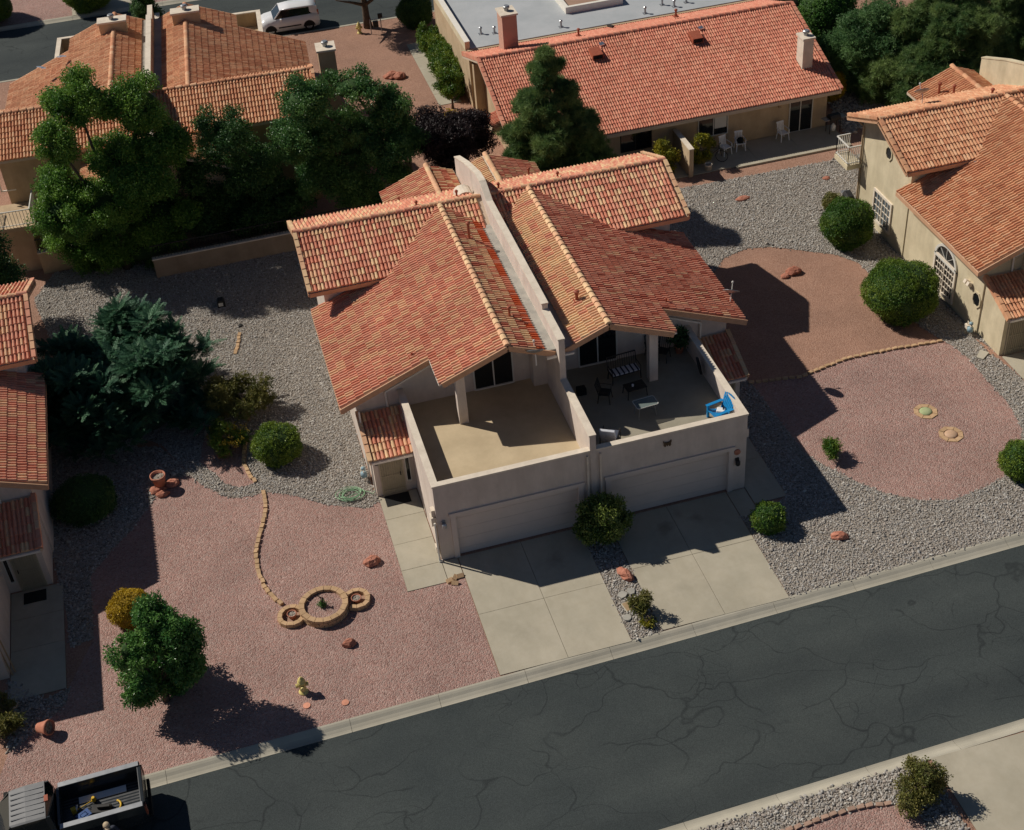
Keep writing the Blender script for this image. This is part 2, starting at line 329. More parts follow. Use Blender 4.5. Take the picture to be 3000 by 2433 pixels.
class Roof:
    """gathers tiles of one house in house-local space"""
    def __init__(s, k=1.): s.t = []; s.caps = []; s.rakes = []; s.k = k      # k scales the tile size
    def plane(s, O, U, V, nu, nv, test, pal, lift=.015):
        """O: low corner; U: unit along the eave; V: unit up the slope"""
        O = Vector(O); U = Vector(U).normalized(); V = Vector(V).normalized(); Nn = U.cross(V); TW, TE, k = globals()['TW']*s.k, globals()['TE']*s.k, s.k
        if Nn.z < 0: O = O+U*(nu*TW); U = -U; Nn = U.cross(V)
        for j in range(nv):
            for i in range(nu):
                p = O+U*((i+.5)*TW)+V*(j*TE)
                c = p+V*(TE*.45)
                if not test(c.x, c.y): continue
                pl = pal(c.x, c.y, j, i) if callable(pal) else pal
                jit = Nn*rnd.uniform(-.006,.006)+U*rnd.uniform(-.006,.006)+V*rnd.uniform(-.012,.012)
                pp = p+Nn*lift+jit
                s.t.append((Matrix(((U.x*k,V.x*k,Nn.x*k,pp.x),(U.y*k,V.y*k,Nn.y*k,pp.y),(U.z*k,V.z*k,Nn.z*k,pp.z),(0,0,0,1))), pick(pl)))
    def ridge(s, a, b, pal, lift=.06):
        a = Vector(a); b = Vector(b); V = (b-a).normalized(); U = V.cross(Vector((0,0,1))).normalized(); Nn = U.cross(V); n = max(1, int((b-a).length/.37))
        for i in range(n):
            p = a+V*((b-a).length*i/n)+Nn*(lift+rnd.uniform(-.008,.008))
            s.caps.append((Matrix(((U.x,V.x,Nn.x,p.x),(U.y,V.y,Nn.y,p.y),(U.z,V.z,Nn.z,p.z),(0,0,0,1))), pick(pal)))
    def rake(s, a, b, pal, out):
        """rake tiles from low a to high b; out = unit vector away from the roof"""
        a = Vector(a); b = Vector(b); V = (b-a).normalized(); U = -Vector(out); Nn = U.cross(V); U0 = U
        if Nn.z < 0: Nn = -Nn
        n = int((b-a).length/TE)
        for i in range(n):
            p = a+V*(i*(b-a).length/n)+Nn*(.06+rnd.uniform(-.006,.006))
            s.rakes.append((Matrix(((U0.x,V.x,Nn.x,p.x),(U0.y,V.y,Nn.y,p.y),(U0.z,V.z,Nn.z,p.z),(0,0,0,1))), pick(pal)))
    def build(s, root, roofpart, limit=300):
        mw = Matrix.LocRotScale(root.location, root.rotation_euler.to_quaternion(), None)
        def key(t):
            p = mw @ t[0].translation; v = p-CP; z = v.dot(_f); x = v.dot(CR)/z*FPX; y = v.dot(CD)/z*FPX
            return v.length+(0 if (abs(x) < 1480 and abs(y) < 1200) else 500)
        s.t.sort(key=key)
        for mt, ci in s.t[:limit]:
            o = bpy.data.objects.new('tile', tile_mesh(ci)); COL.objects.link(o); o.parent = roofpart; o.matrix_basis = mt
        for mt, ci in s.caps:
            o = bpy.data.objects.new('ridge_tile', cap_mesh(ci)); COL.objects.link(o); o.parent = roofpart; o.matrix_basis = mt
        for mt, ci in s.rakes:
            o = bpy.data.objects.new('rake_tile', rake_mesh(ci)); COL.objects.link(o); o.parent = roofpart; o.matrix_basis = mt
        rest = s.t[limit:]
        if rest:
            A = np.array([np.array(m) for m, _ in rest]); V = np.einsum('nij,kj->nki', A[:, :3, :3], TVn)+A[:, None, :3, 3]
            n = len(rest); k = len(TVn); F = []; mi = []
            for q in range(n):
                F += [tuple(i+q*k for i in f) for f in TF]; mi += [rest[q][1]]*len(TF)
            me = bpy.data.meshes.new('roof_tiles'); me.from_pydata(V.reshape(-1, 3).tolist(), [], F)
            for mm in TM: me.materials.append(mm)
            me.polygons.foreach_set('material_index', mi); me.update()
            o = link('roof_tiles', me, roofpart); o['kind'] = 'stuff'

# ------------------------------------------------------------------ windows and doors on flat walls
def wframe(axis, s, at, a0, a1, z0, z1, proud=.05, fw=.06, mull=(), rail=(), parent=None, name='window', glass='glass', frame='frame', glassname='pane', grid=None):
    """window on a wall. axis 'y': wall plane y=at facing s along y, a along x. axis 'x': wall plane x=at, a along y"""
    def bx(mb, a, b, c, d, e, f):      # a..b along wall, c..d out of the wall, e..f height
        o0, o1 = at+s*c, at+s*d
        if axis == 'y': mb.box(a, b, o0, o1, e, f)
        else: mb.box(o0, o1, a, b, e, f)
    fr = MB()
    bx(fr, a0-fw, a0, -.02, proud, z0-fw, z1+fw); bx(fr, a1, a1+fw, -.02, proud, z0-fw, z1+fw)
    bx(fr, a0, a1, -.02, proud, z1, z1+fw); bx(fr, a0, a1, -.02, proud+.02, z0-fw, z0)
    for q in mull: bx(fr, q-.025, q+.025, .0, proud*.8, z0, z1)
    for q in rail: bx(fr, a0, a1, .0, proud*.75, q-.02, q+.02)
    if grid:
        nx, nz = grid
        for i in range(1, nx): q = a0+(a1-a0)*i/nx; bx(fr, q-.012, q+.012, .0, proud*.6, z0, z1)
        for i in range(1, nz): q = z0+(z1-z0)*i/nz; bx(fr, a0, a1, .0, proud*.62, q-.012, q+.012)
    o = obj(name, fr, M[frame], parent)
    edges = [a0]+sorted(mull)+[a1]
    for i in range(len(edges)-1):
        g = MB(); bx(g, edges[i], edges[i+1], -.01, .012, z0, z1); obj(glassname, g, M[glass], o)
    return o

# ------------------------------------------------------------------ the duplex (all four share one plan)
PIT = .4
def duplex(name, label, loc, rz=0, units='LR', wall='stucco', cap='stucco_cap', pals=None, limit=300, rear_balcony=False, detail=True, ext_pitch=None):
    root = thing(name, label, 'house', loc, rz)
    pals = pals or {}
    W = M[wall]; CPM = M[cap]
    rf = Roof(); deck = MB(); wl = MB(); capm = MB()
    c1, s1 = 1/math.hypot(1, PIT), PIT/math.hypot(1, PIT)
    for u in units:
        if u == 'L': X = lambda x: x
        else: X = lambda x: 12.3-x
        sg = 1 if u == 'L' else -1
        P = lambda k, d: pals.get(u+k, d)
        sl_pal = P('left', 'main'); sr_pal = P('right', 'mainmix'); cr_pal = P('cross', 'main'); en_pal = P('entry', 'main'); rr_pal = P('rear', 'main'); cap_pal = P('cap', 'capbeige')
        # --- walls
        wl.box(X(-.02), X(.51), .0, .22, 0, 2.85); wl.box(X(5.70), X(6.05), .0, .22, 0, 2.85); wl.box(X(.51), X(5.70), .0, .22, 2.22, 2.85)
        wl.box(X(-.02), X(6.05), .0, .2, 2.85, 3.70)
        wl.box(X(-.02), X(.2), .22, 6.2, 0, 3.70)
        capm.box(X(-.05), X(6.05), -.03, .22, 3.70, 3.77); capm.box(X(-.05), X(.22), .22, 6.19, 3.70, 3.768)
        wl.prism([(X(-1.7),0), (X(-1.7),3.75), (X(4.12),6.08), (X(6.05),5.3), (X(6.05),0)], 6.2, 13.0, 'y')
        wl.prism([(13.0,0), (13.0,5.10), (15.4,6.06), (17.9,5.05), (17.9,0)], X(-1.75), X(6.04), 'x')
        wl.prism([(X(2.9),0), (X(2.9),4.25), (X(4.68),4.97), (X(6.04),4.4), (X(6.04),0)], 17.9, 20.5, 'y')
        wl.box(X(-1.63), X(-.02), 4.42, 6.2, 0, 2.1); 
        wl.prism([(4.42,2.1), (6.2,2.1), (6.2,2.85)], X(-1.63), X(-.02), 'x')
        # patio floor
        fl = MB(); fl.box(X(.2), X(6.05), .2, 6.2, 2.6, 2.85); obj('patio_floor', fl, M['deckfloor' if u == 'L' else 'deckfloor_shade'], root)
        # garage door with panels, trim
        gd = MB(); gd.box(X(.62), X(5.6), .145, .20, 0, 2.16); g = obj('garage_door', gd, M['garage'], root)
        for r_ in range(8):
            q = MB(); q.box(X(.68), X(5.53), .125+.004*(r_ % 2), .165, .02+r_*.262, .02+r_*.262+.258); obj('panel', q, M['garage'], g)
        tr = MB(); tr.box(X(.50), X(.70), -.05, .12, 0, 2.14); tr.box(X(5.50), X(5.71), -.05, .12, 0, 2.14); tr.box(X(.46), X(5.75), -.07, .12, 2.14, 2.30)
        obj('garage_trim', tr, M['garage'], root)
        # patio pillar
        pl = MB(); pl.box(X(2.02), X(2.38), 4.28, 4.62, 2.85, 5.30); obj('pillar', pl, W, root)
        bx = MB(); bx.box(X(5.46), X(6.05), 5.62, 6.2, 2.85, 5.15); obj('utility_closet', bx, W, root)
        # sliding door to the patio
        wframe('y', -1, 6.2, min(X(3.15), X(4.72)), max(X(3.15), X(4.72)), 2.92, 4.98, mull=(X(3.94),), parent=root, name='sliding_door')
        # entry door + sidelight
        sd = wframe('y', -1, 4.42, min(X(-1.36), X(-.50)), max(X(-1.36), X(-.50)), .03, 2.02, parent=root, name='security_door', glass='doormetal', frame='doormetal', glassname='door_leaf')
        bars = MB()
        for i in range(9): q = -1.36+.86*(i+.5)/9; bars.box(X(q-.012), X(q+.012), 4.35, 4.385, .05, 2.0)
        for zz_ in (.25, 1.0, 1.75): bars.box(X(-1.36), X(-.5), 4.355, 4.38, zz_-.015, zz_+.015)
        obj('door_bars', bars, M['doormetal'], sd)
        hd = MB(); hd.tube([(X(-.60),4.33,1.0),(X(-.60),4.28,1.0),(X(-.60),4.28,1.16)], .02, 6); obj('handle', hd, M['dark'], sd)
        wframe('y', -1, 4.42, min(X(-.34), X(-.2)), max(X(-.34), X(-.2)), .55, 2.0, parent=root, fw=.03, glass='glass')
        # --- roof decks (real slabs under the tiles)
        def slab(pts, th=.13):   # pts: plan points with z
            n = len(pts); deck.add([p for p in pts]+[(p[0],p[1],p[2]-th) for p in pts], [tuple(range(n)), tuple(range(n,2*n))[::-1]]+[(i,(i+1)%n,n+(i+1)%n,n+i) for i in range(n)])
        zl = lambda x: 6.27-PIT*abs(x-4.12)
        slab([(X(-2.38),5.75,zl(-2.38)), (X(1.46),5.75,zl(1.46)), (X(1.46),4.0,zl(1.46)), (X(4.12),4.0,zl(4.12)), (X(4.12),15.35,zl(4.12)), (X(1.0),12.3,zl(1.0)), (X(1.0),13.1,zl(1.0)), (X(-2.38),13.1,zl(-2.38))])
        slab([(X(4.12),4.0,zl(4.12)), (X(5.52),4.0,zl(5.52)), (X(5.52),13.9,zl(5.52)), (X(4.12),15.35,zl(4.12))])
        gs = MB(); gs.box(X(5.50), X(6.02), 4.02, 13.9, zl(5.5)-.16, zl(5.5)-.03); obj('valley_flashing', gs, M['flash'], root)
        zc = lambda y: 6.27-PIT*abs(y-15.4)
        slab([(X(-2.33),12.35,zc(12.35)), (X(6.04),12.35,zc(12.35)), (X(6.04),15.4,zc(15.4)), (X(-2.33),15.4,zc(15.4))])
        slab([(X(-2.33),15.4,zc(15.4)), (X(6.04),15.4,zc(15.4)), (X(6.04),18.35,zc(18.35)), (X(-2.33),18.35,zc(18.35))])
        zr_ = lambda x: 5.17-PIT*abs(x-4.68)
        slab([(X(2.3),17.7,zr_(2.3)), (X(4.68),17.7,zr_(4.68)), (X(4.68),21.1,zr_(4.68)), (X(2.3),21.1,zr_(2.3))])
        slab([(X(4.68),17.7,zr_(4.68)), (X(6.02),17.7,zr_(6.02)), (X(6.02),21.1,zr_(6.02)), (X(4.68),21.1,zr_(4.68))])
        slab([(X(-1.78),4.02,2.18), (X(-.03),4.02,2.18), (X(-.03),6.2,3.05), (X(-1.78),6.2,3.05)])
        # --- tiles.  wing, long slope away from the party wall
        def t_left(x, y):
            q = x if u == 'L' else 12.3-x
            if q < -2.38 or q > 4.1: return False
            if y < (5.75 if q < 1.46 else 4.0): return False
            if q > 1.04: return y < 11.28+q+.12
            return y < 13.08
        rf.plane((X(-2.38),4.0,zl(-2.38)), (0,1,0), (sg*c1,0,s1), int(11.6/TW), 20, t_left, sl_pal)
        def t_right(x, y):
            q = x if u == 'L' else 12.3-x
            return q > 4.14 and q < 5.56 and 4.0 < y < 19.52-q+.12
        # tiles of the short slope run down to the party wall gutter
        def rpal(x, y, j, i):
            return 'vividrow' if (j == 0 and sr_pal == 'mainmix') else sr_pal
        PAL.setdefault('vividrow', [('vivid',.6),('coral',.4)])
        rf.plane((X(5.55),4.0,zl(5.55)), (0,1,0), (-sg*c1,0,s1), int(11.6/TW), 5, t_right, rpal)
        def t_cf(x, y):
            q = x if u == 'L' else 12.3-x
            if q < -2.33 or q > 5.92 or y > 15.38: return False
            if q > 1.0 and q <= 4.12 and y < 11.28+q-.15: return False
            if q > 4.12 and y < 19.52-q-.15: return False
            return True
        rf.plane((min(X(-2.33), X(5.92)),12.35,zc(12.35)), (1,0,0), (0,c1,s1), int(8.25/TW), 9, t_cf, cr_pal)
        rf.plane((min(X(-2.33), X(5.92)),18.35,zc(18.35)), (1,0,0), (0,-c1,s1), int(8.25/TW), 9, lambda x, y: y > 15.42, rr_pal)
        rf.plane((X(2.3),17.7,zr_(2.3)), (0,1,0), (sg*c1,0,s1), int(3.4/TW), 7, lambda x, y: True, rr_pal)
        rf.plane((X(5.9),17.7,zr_(5.9)), (0,1,0), (-sg*c1,0,s1), int(3.4/TW), 3, lambda x, y: True, sr_pal)
        ec, es = 1/math.hypot(1,.4), .4/math.hypot(1,.4)
        rf.plane((min(X(-1.62), X(-.03)),4.02,2.19), (1,0,0), (0,ec,es), 10, 6, lambda x, y: True, en_pal)
        rf.ridge((X(4.12),4.0,6.27), (X(4.12),15.3,6.27), cap_pal); rf.ridge((X(-2.38),15.4,6.27), (X(5.95),15.4,6.27), P('ridge', cap_pal)) if u == 'L' else rf.ridge((X(5.95),15.4,6.27), (X(-2.38),15.4,6.27), P('ridge', cap_pal))
        rf.ridge((X(4.68),21.1,5.17), (X(4.68),17.8,5.17), cap_pal)
        rf.rake((X(-2.36),12.35,zc(12.35)), (X(-2.36),15.35,zc(15.35)), cap_pal, (-sg,0,0))
        rf.rake((X(-2.36),18.35,zc(18.35)), (X(-2.36),15.45,zc(15.45)), cap_pal, (-sg,0,0))
        rf.rake((X(-1.74),4.02,2.18), (X(-1.74),6.2,3.05), cap_pal, (-sg,0,0))
        # barge boards on the front gable
        bb = MB()
        for (xa, xb, yy) in ((1.46, 4.12, 3.97), (4.12, 5.95, 3.97), (-2.4, 1.43, 5.72)):
            bb.beam((X(xa),yy,zl(xa)-.05), (X(xb),yy,zl(xb)-.05), .05, .24)
        for (ya, yb) in ((12.33, 15.4), (18.37, 15.4)): bb.beam((X(-2.42),ya,zc(ya)-.10), (X(-2.42),yb,zc(yb)-.10), .05, .2)
        bb.box(X(-2.38), X(1.2), 12.29, 12.34, zc(12.35)-.2, zc(12.35)-.01); bb.box(X(-2.42), X(-2.37), 5.75, 13.1, zl(-2.38)-.2, zl(-2.38)-.02)
        obj('barge_board', bb, M['fascia'], root)
        # gutter and downspout from the pillar-side eave
        gt = MB(); gt.beam((X(1.37),4.02,zl(1.46)-.03), (X(1.37),5.7,zl(1.46)-.03), .10, .10); obj('gutter', gt, M['trim_white'], root)
        gt = MB(); gt.box(X(-1.7), X(-.05), 3.93, 4.01, 2.08, 2.17); obj('gutter', gt, M['trim_white'], root)
        gt = MB(); gt.box(X(5.60), X(6.0), 3.84, 3.94, 5.38, 5.46); obj('gutter', gt, M['trim_white'], root)
        ds = MB(); a0 = Vector((X(1.38),6.13,zl(1.4)-.55)); a1 = Vector((X(-.52),6.13,zl(-.52)-.60)); ds.beam(a0, a1, .07, .07, (0,1,0)); ds.beam(a1, (X(-.5),6.12,3.02), .07, .07)
        obj('downspout', ds, M['trim_white'], root)
        d2 = MB(); d2.box(X(5.86), X(5.93), -.09, -.02, .1, 3.55); obj('downspout', d2, M['stucco_cap'], root)
        if u == 'L' and detail:
            d3 = MB(); d3.box(-1.72, -1.66, 4.46, 4.52, .1, 2.1); d3.box(-1.75, -1.69, 5.6, 5.68, .1, 3.5); obj('downspout', d3, M['trim_white'], root)
    # party wall
    pw = MB()
    prof = [(-.02,0),(-.02,4.42),(3.6,4.42),(3.6,6.34),(5.75,6.34),(5.75,6.62),(14.2,6.62),(15.3,7.05),(16.2,7.0),(18.5,6.35),(20.6,5.6),(20.6,0)]
    pw.prism(prof, 6.02, 6.26, 'x'); obj('party_wall', pw, W, root)
    pc = MB()
    for (ya, za), (yb, zb) in zip(prof[1:-2], prof[2:-1]):
        if abs(ya-yb) > .1: pc.beam((6.14,ya,za+.02), (6.14,yb,zb+.02), .29, .06)
    obj('wall_cap', pc, CPM, root)
    obj('wall', wl, W, root); obj('parapet_cap', capm, CPM, root)
    roof = obj('roof', deck, [M['soffit']], root)
    rf.build(root, roof, limit)
    return root, roof

def pipe_vent(roof, p, h=.3, r=.05, cap=True, mat='ventred'):
    mb = MB(); mb.tube([p, (p[0],p[1],p[2]+h)], r, 8)
    if cap: mb.lathe([(r*1.6,h-.02),(r*1.7,h+.05),(r*.9,h+.09)], p, 8)
    mb.box(p[0]-.14, p[0]+.14, p[1]-.14, p[1]+.14, p[2]-.02, p[2]+.02)
    return obj('vent_pipe', mb, M[mat], roof)
def chimney(root, x0, x1, y0, y1, z0, z1, wall, capn=True, pot='grey'):
    mb = MB(); mb.box(x0, x1, y0, y1, z0, z1); c = obj('chimney', mb, M[wall], root)
    q = MB(); q.box(x0-.07, x1+.07, y0-.07, y1+.07, z1, z1+.10); obj('chimney_cap', q, M['stucco_cap'], c)
    q = MB(); q.lathe([(.13,0),(.13,.16),(.19,.17),(.19,.25),(.14,.30)], ((x0+x1)/2, (y0+y1)/2, z1+.1), 14); obj('flue', q, M['grey_metal'], c)
    return c

# ------------------------------------------------------------------ ground, roads, kerbs
gb = MB(); gb.sheet([(-400,-400),(400,-400),(400,500),(-400,500)], -.16); struct('ground', gb, M['soil'])
SLP = .0225
def yf(x): return -6.76+SLP*(x-.6)        # street edge on our side (road level)
def yn(x): return -13.70+SLP*(x-4.4)      # street edge on the near side
def ya(x): return 52.45-.023*(x+17)       # far street, our side
def yb_(x): return 60.9-.023*(x+15)
rd = MB(); rd.sheet([(-120,yn(-120)),(120,yn(120)),(120,yf(120)),(-120,yf(-120))], -.115); struct('road', rd, M['asphalt'])
r2 = MB(); r2.sheet([(-120,ya(-120)),(60,ya(60)),(60,yb_(60)),(-120,yb_(-120))], -.115); struct('back_road', r2, M['asphalt'])
KW = .51
yd = MB(); yd.sheet([(-120,yf(-120)+KW-.05),(120,yf(120)+KW-.05),(120,ya(60)-KW),(60,ya(60)-KW+.05),(-120,ya(-120)-KW+.05)], 0); struct('yard', yd, M['dirt'])
y2 = MB(); y2.sheet([(-120,-60),(120,-60),(120,yn(120)-KW+.05),(-120,yn(-120)-KW+.05)], 0); struct('verge', y2, M['dirt'])
y3 = MB(); y3.sheet([(-120,yb_(-120)+KW-.05),(120,yb_(120)+KW-.05),(120,140),(-120,140)], 0); struct('back_verge', y3, M['pink'])
def kerb(name, fy, sgn, x0, x1, phase=0.):
    prof = [(0,-.112),(.06,-.118),(.14,-.112),(.26,-.075),(.36,-.02),(.44,.012),(KW,.02),(KW,-.14),(0,-.14)]
    k = None; x = x0+phase; L = 3.13; i = 0
    while x < x1:
        mb = MB(); xa, xb = x+.006, x+L-.006; n = len(prof)
        vs = [(xa, fy(xa)+sgn*t, z) for t, z in prof]+[(xb, fy(xb)+sgn*t, z) for t, z in prof]
        mb.add(vs, [(j,(j+1)%n,n+(j+1)%n,n+j) for j in range(n)]+[tuple(range(n)),tuple(range(n,2*n))[::-1]])
        if k is None:
            k = struct(name, mb, M['kerb'])
        else: obj('kerb_segment', mb, M['kerb'], k)
        x += L
    return k
jx = G(1000+1150/2.141, 1622+735/2.141).x
kerb('kerb', yf, 1, -30, 45, (jx+30) % 3.13)
jx = G(2000+1160/2.141, 1622+1345/2.141).x
kerb('opposite_kerb', yn, -1, -26, 40, (jx+26) % 3.13)
kerb('back_kerb', ya, -1, -32, 30, .4); kerb('far_kerb', yb_, 1, -32, 12, 1.)
# ------------------------------------------------------------------ concrete slabs
def slabs(name, xs, ys, z=.03, skew=None):
    base = MB(); base.sheet([(xs[0],ys[0]),(xs[-1],ys[0]),(xs[-1],ys[-1]),(xs[0],ys[-1])], .008); k = struct(name, base, M['joint'])
    for i in range(len(xs)-1):
        for j in range(len(ys)-1):
            mb = MB(); g = .008; zz_ = z+rnd.uniform(-.003,.003)
            mb.box(xs[i]+g, xs[i+1]-g, ys[j]+g, ys[j+1]-g, -.1, zz_); obj('slab', mb, M['concrete'], k)
    return k
yk = yf(3)+KW
slabs('driveway', [.6, 3.09, 5.45], [yk-.01, G(1404,1802).y, -.02])
slabs('second_driveway', [6.62, 9.03, 11.52], [yf(9)+KW-.01, G(2000,1633).y, -.02])
wy = [G(1000+a/4.282, 1350+b/4.282).y for a, b in ((855,1645),(770,1390),(665,1070),(560,755))]
slabs('front_walk', [-1.62, -.05], [wy[0], wy[1], wy[2], wy[3], 4.36])
slabs('walk_apron', [-.04, .58], [wy[0]+.02, -.05])
slabs('second_walk', [12.33, 13.68], [G(2302,1455).y, G(2230,1340).y, G(2180,1270).y, 4.36])
slabs('second_apron', [11.54, 12.30], [-1.55, -.05])
slabs('neighbour_walk', [-16.1, -14.15], [-1.8, .6, 2.2, 3.7]); slabs('neighbour_driveway', [-27.5,-22.9,-17.05], [yf(-20)+KW-.01, -3.2, -.7])
slabs('cream_house_walk', [26.05, 27.55], [-1.6, .4, 2.4, 4.1]); slabs('cream_house_driveway', [28.2,30.7,33.1], [yf(30)+KW,-3.2,-.25])
slabs('opposite_driveway', [G(2000+1830/2.141,1622+1720/2.141).x, 16.4, 21], [-24,-17.6, yn(14)-KW])
a = G(1200,152); b = G(1286,312)
slabs('bungalow_walk', [8.68, 10.05], [37.45, 39.0, 40.9, 42.7, 44.5, 46.8])
slabs('bungalow_patio', [15.6,18.2,20.6,23.3,25.9,28.6], [23.95, 26.35], .06)
tr = MB(); tr.box(21.9, 28.6, 23.75, 23.94, -.05, .10); struct('patio_edge', tr, M['concrete'])
slabs('far_driveway', [-12.2,-9.9,-7.4], [yb_(-9)+KW, 66, 71])
slabs('corner_slab', [33.5, 36.0, 38.5], [47.0, 49.2])

# ------------------------------------------------------------------ gravel and river rock beds
def bed(name, poly, m, z):
    mb = MB(); mb.sheet(poly, z); return struct(name, mb, M[m])
Zq = (350,1300)
kb = lambda x: yf(x)+KW-.01
P0 = [(-16.9,kb(-16.9))]+P2([(27,2200),(105,2150),(195,2060),(205,2010),(275,1870),(265,1690),(330,1610),(380,1560),(440,1480),(500,1400),(560,1395),(584,1417),(630,1440),(670,1459),(700,1459),(747,1452),(770,1442),(850,1450),(960,1480),(1080,1490),(1116,1465),(1199,1735)])+[(.58,wy[0]-.01),(.58,kb(.6))]
bed('pink_gravel_bed', P0, 'pink', .006)
P1 = P2([(1000,250),(1130,330),(1260,430),(1290,500),(1500,555),(1740,500),(1700,470),(1620,330),(1600,220),(1600,60),(1560,-60),(1130,-230),(1060,-60)], 0, Zq, 4.282)
bed('gravel_wedge', P1, 'pink', .016)
lens = [(690,1010),(770,1110),(900,1190),(1100,1290),(1270,1360),(1500,1405),(1700,1400),(1900,1320),(2050,1240),(2110,1100),(2130,960),(2050,800),(1900,640),(1800,520),(1700,440),(1640,405),(1420,442),(1160,490),(1020,520),(850,588),(740,632),(600,650),(430,668)]
PE = P2(lens, 0, (2000,811), 2.141)
bed('pink_gravel_island', PE, 'pink', .006)
PN = P2([(660,1740),(830,1682),(960,1637),(1110,1602),(1290,1574),(1400,1590),(1490,1650),(1520,1700),(1560,1790)], 0, (2000,1622), 2.141)+[(13,-30),(6,-30)]
bed('verge_gravel', PN, 'pink', .018)
R1 = P2([(100,880),(160,800),(420,755),(640,720),(900,740),(1010,1150),(1090,1430),(1116,1465),(1080,1490),(960,1480),(850,1450),(770,1442),(747,1452),(700,1459),(670,1459),(630,1440),(584,1417),(560,1395),(520,1350),(470,1300),(430,1290),(380,1310),(300,1350),(180,1200),(150,1000)])
R2 = P2([(150,1180),(260,1180),(380,1310),(470,1310),(560,1395),(500,1400),(440,1480),(380,1560),(330,1610),(265,1690),(275,1870),(205,1900),(195,1800),(182,1750),(150,1600)])
R2b = P2([(22,1990),(130,2050),(205,2015),(195,2060),(105,2150),(27,2205)])
R3 = [(5.47,-.03),(6.60,-.03),(6.60,kb(6.6)),(5.47,kb(5.5))]
R4 = [(11.54,kb(11.5)),(11.54,-1.56),(12.3,-1.56),(13.7,G(2302,1455).y-.02),(13.7,4.3),(13.6,9.5),(14.6,8.0)]+P2([(440,680)]+lens[:16], 0, (2000,811), 2.141)+P2([(2850,985),(2895,1035)])+[(26.0,3.0),(26.0,kb(26))]
R5 = P2([(1965,557),(2053,543),(2124,529),(2250,506),(2495,460),(2545,440)])+[(26.0,17.5),(26.0,4.5)]+P2([(2850,985),(2766,1000),(2700,960),(2600,860),(2545,800),(2514,771),(2448,747),(2374,738),(2262,724),(2187,729),(2121,757),(2080,815),(2050,800)])+[(13.95,12),(13.95,18)]
R6 = P2([(2100,2440),(2400,2335),(2597,2279)])+[(12.0,yn(12)-KW),(12.6,yn(12)-KW)]+P2([(2720,2400),(2830,2470)])+[(13,-30)]+PN[::-1]
R6 = [(-1.5,-30),(-1.5,yn(-1)-KW+.02),(12.6,yn(12.6)-KW+.02),(12.6,-30)]
R7 = P2([(2330,40),(2420,60),(2560,140),(2600,330),(2480,400),(2400,250)])
R8 = P2([(20,640),(100,640),(120,700),(60,720)])
RB = [R1, R2, R2b, R3, R4, R5, R6, R7, R8]
for r_ in RB: bed('rock_bed', r_, 'bed', .010)
def scatter_tree(name, inst):
    ng = bpy.data.node_groups.new(name, 'GeometryNodeTree')
    ng.interface.new_socket('Geometry', in_out='INPUT', socket_type='NodeSocketGeometry'); ng.interface.new_socket('Geometry', in_out='OUTPUT', socket_type='NodeSocketGeometry')
    gi = ng.nodes.new('NodeGroupInput'); go = ng.nodes.new('NodeGroupOutput'); ip = ng.nodes.new('GeometryNodeInstanceOnPoints')
    oi = ng.nodes.new('GeometryNodeObjectInfo'); oi.inputs['Object'].default_value = inst
    a1 = ng.nodes.new('GeometryNodeInputNamedAttribute'); a1.data_type = 'FLOAT_VECTOR'; a1.inputs['Name'].default_value = 'rot'
    a2 = ng.nodes.new('GeometryNodeInputNamedAttribute'); a2.data_type = 'FLOAT_VECTOR'; a2.inputs['Name'].default_value = 'scl'
    L = ng.links.new; L(gi.outputs[0], ip.inputs['Points']); L(oi.outputs['Geometry'], ip.inputs['Instance']); L(a1.outputs[0], ip.inputs['Rotation']); L(a2.outputs[0], ip.inputs['Scale']); L(ip.outputs[0], go.inputs[0])
    return ng
SC = {}
def scatter(name, pts, rot, scl, tint, inst, parent=None):
    me = bpy.data.meshes.new(name); n = len(pts); me.vertices.add(n); me.vertices.foreach_set('co', np.asarray(pts, np.float32).ravel())
    for nm, arr, ty in (('rot', rot, 'FLOAT_VECTOR'), ('scl', scl, 'FLOAT_VECTOR'), ('tint', tint, 'FLOAT')):
        at = me.attributes.new(nm, ty, 'POINT'); at.data.foreach_set('vector' if ty == 'FLOAT_VECTOR' else 'value', np.asarray(arr, np.float32).ravel())
    me.update(); o = link(name, me, parent)
    if inst.name not in SC: SC[inst.name] = scatter_tree('scatter_'+inst.name, inst)
    md = o.modifiers.new('scatter', 'NODES'); md.node_group = SC[inst.name]
    return o
def pebble_src(name, mat, seed):
    r = random.Random(seed); t = (1+5**.5)/2; vs = [(-1,t,0),(1,t,0),(-1,-t,0),(1,-t,0),(0,-1,t),(0,1,t),(0,-1,-t),(0,1,-t),(t,0,-1),(t,0,1),(-t,0,-1),(-t,0,1)]
    fs = [(0,11,5),(0,5,1),(0,1,7),(0,7,10),(0,10,11),(1,5,9),(5,11,4),(11,10,2),(10,7,6),(7,1,8),(3,9,4),(3,4,2),(3,2,6),(3,6,8),(3,8,9),(4,9,5),(2,4,11),(6,2,10),(8,6,7),(9,8,1)]
    q = math.hypot(1, t); mb = MB(); mb.add([(x/q*r.uniform(.8,1.15), y/q*r.uniform(.8,1.15), z/q*r.uniform(.8,1.15)) for x,y,z in vs], fs)
    me = mb.mesh(name, mat); me.polygons.foreach_set('use_smooth', [True]*len(me.polygons)); return bpy.data.objects.new(name, me)
M['pebble'] = stonemat('river_pebble', [(.21,.195,.18),(.28,.26,.235),(.335,.305,.265),(.34,.29,.25),(.38,.35,.31),(.36,.345,.33),(.43,.405,.365),(.58,.555,.50)])
PEB = pebble_src('pebble', M['pebble'], 3)
EXC = [P1, PE, PN]
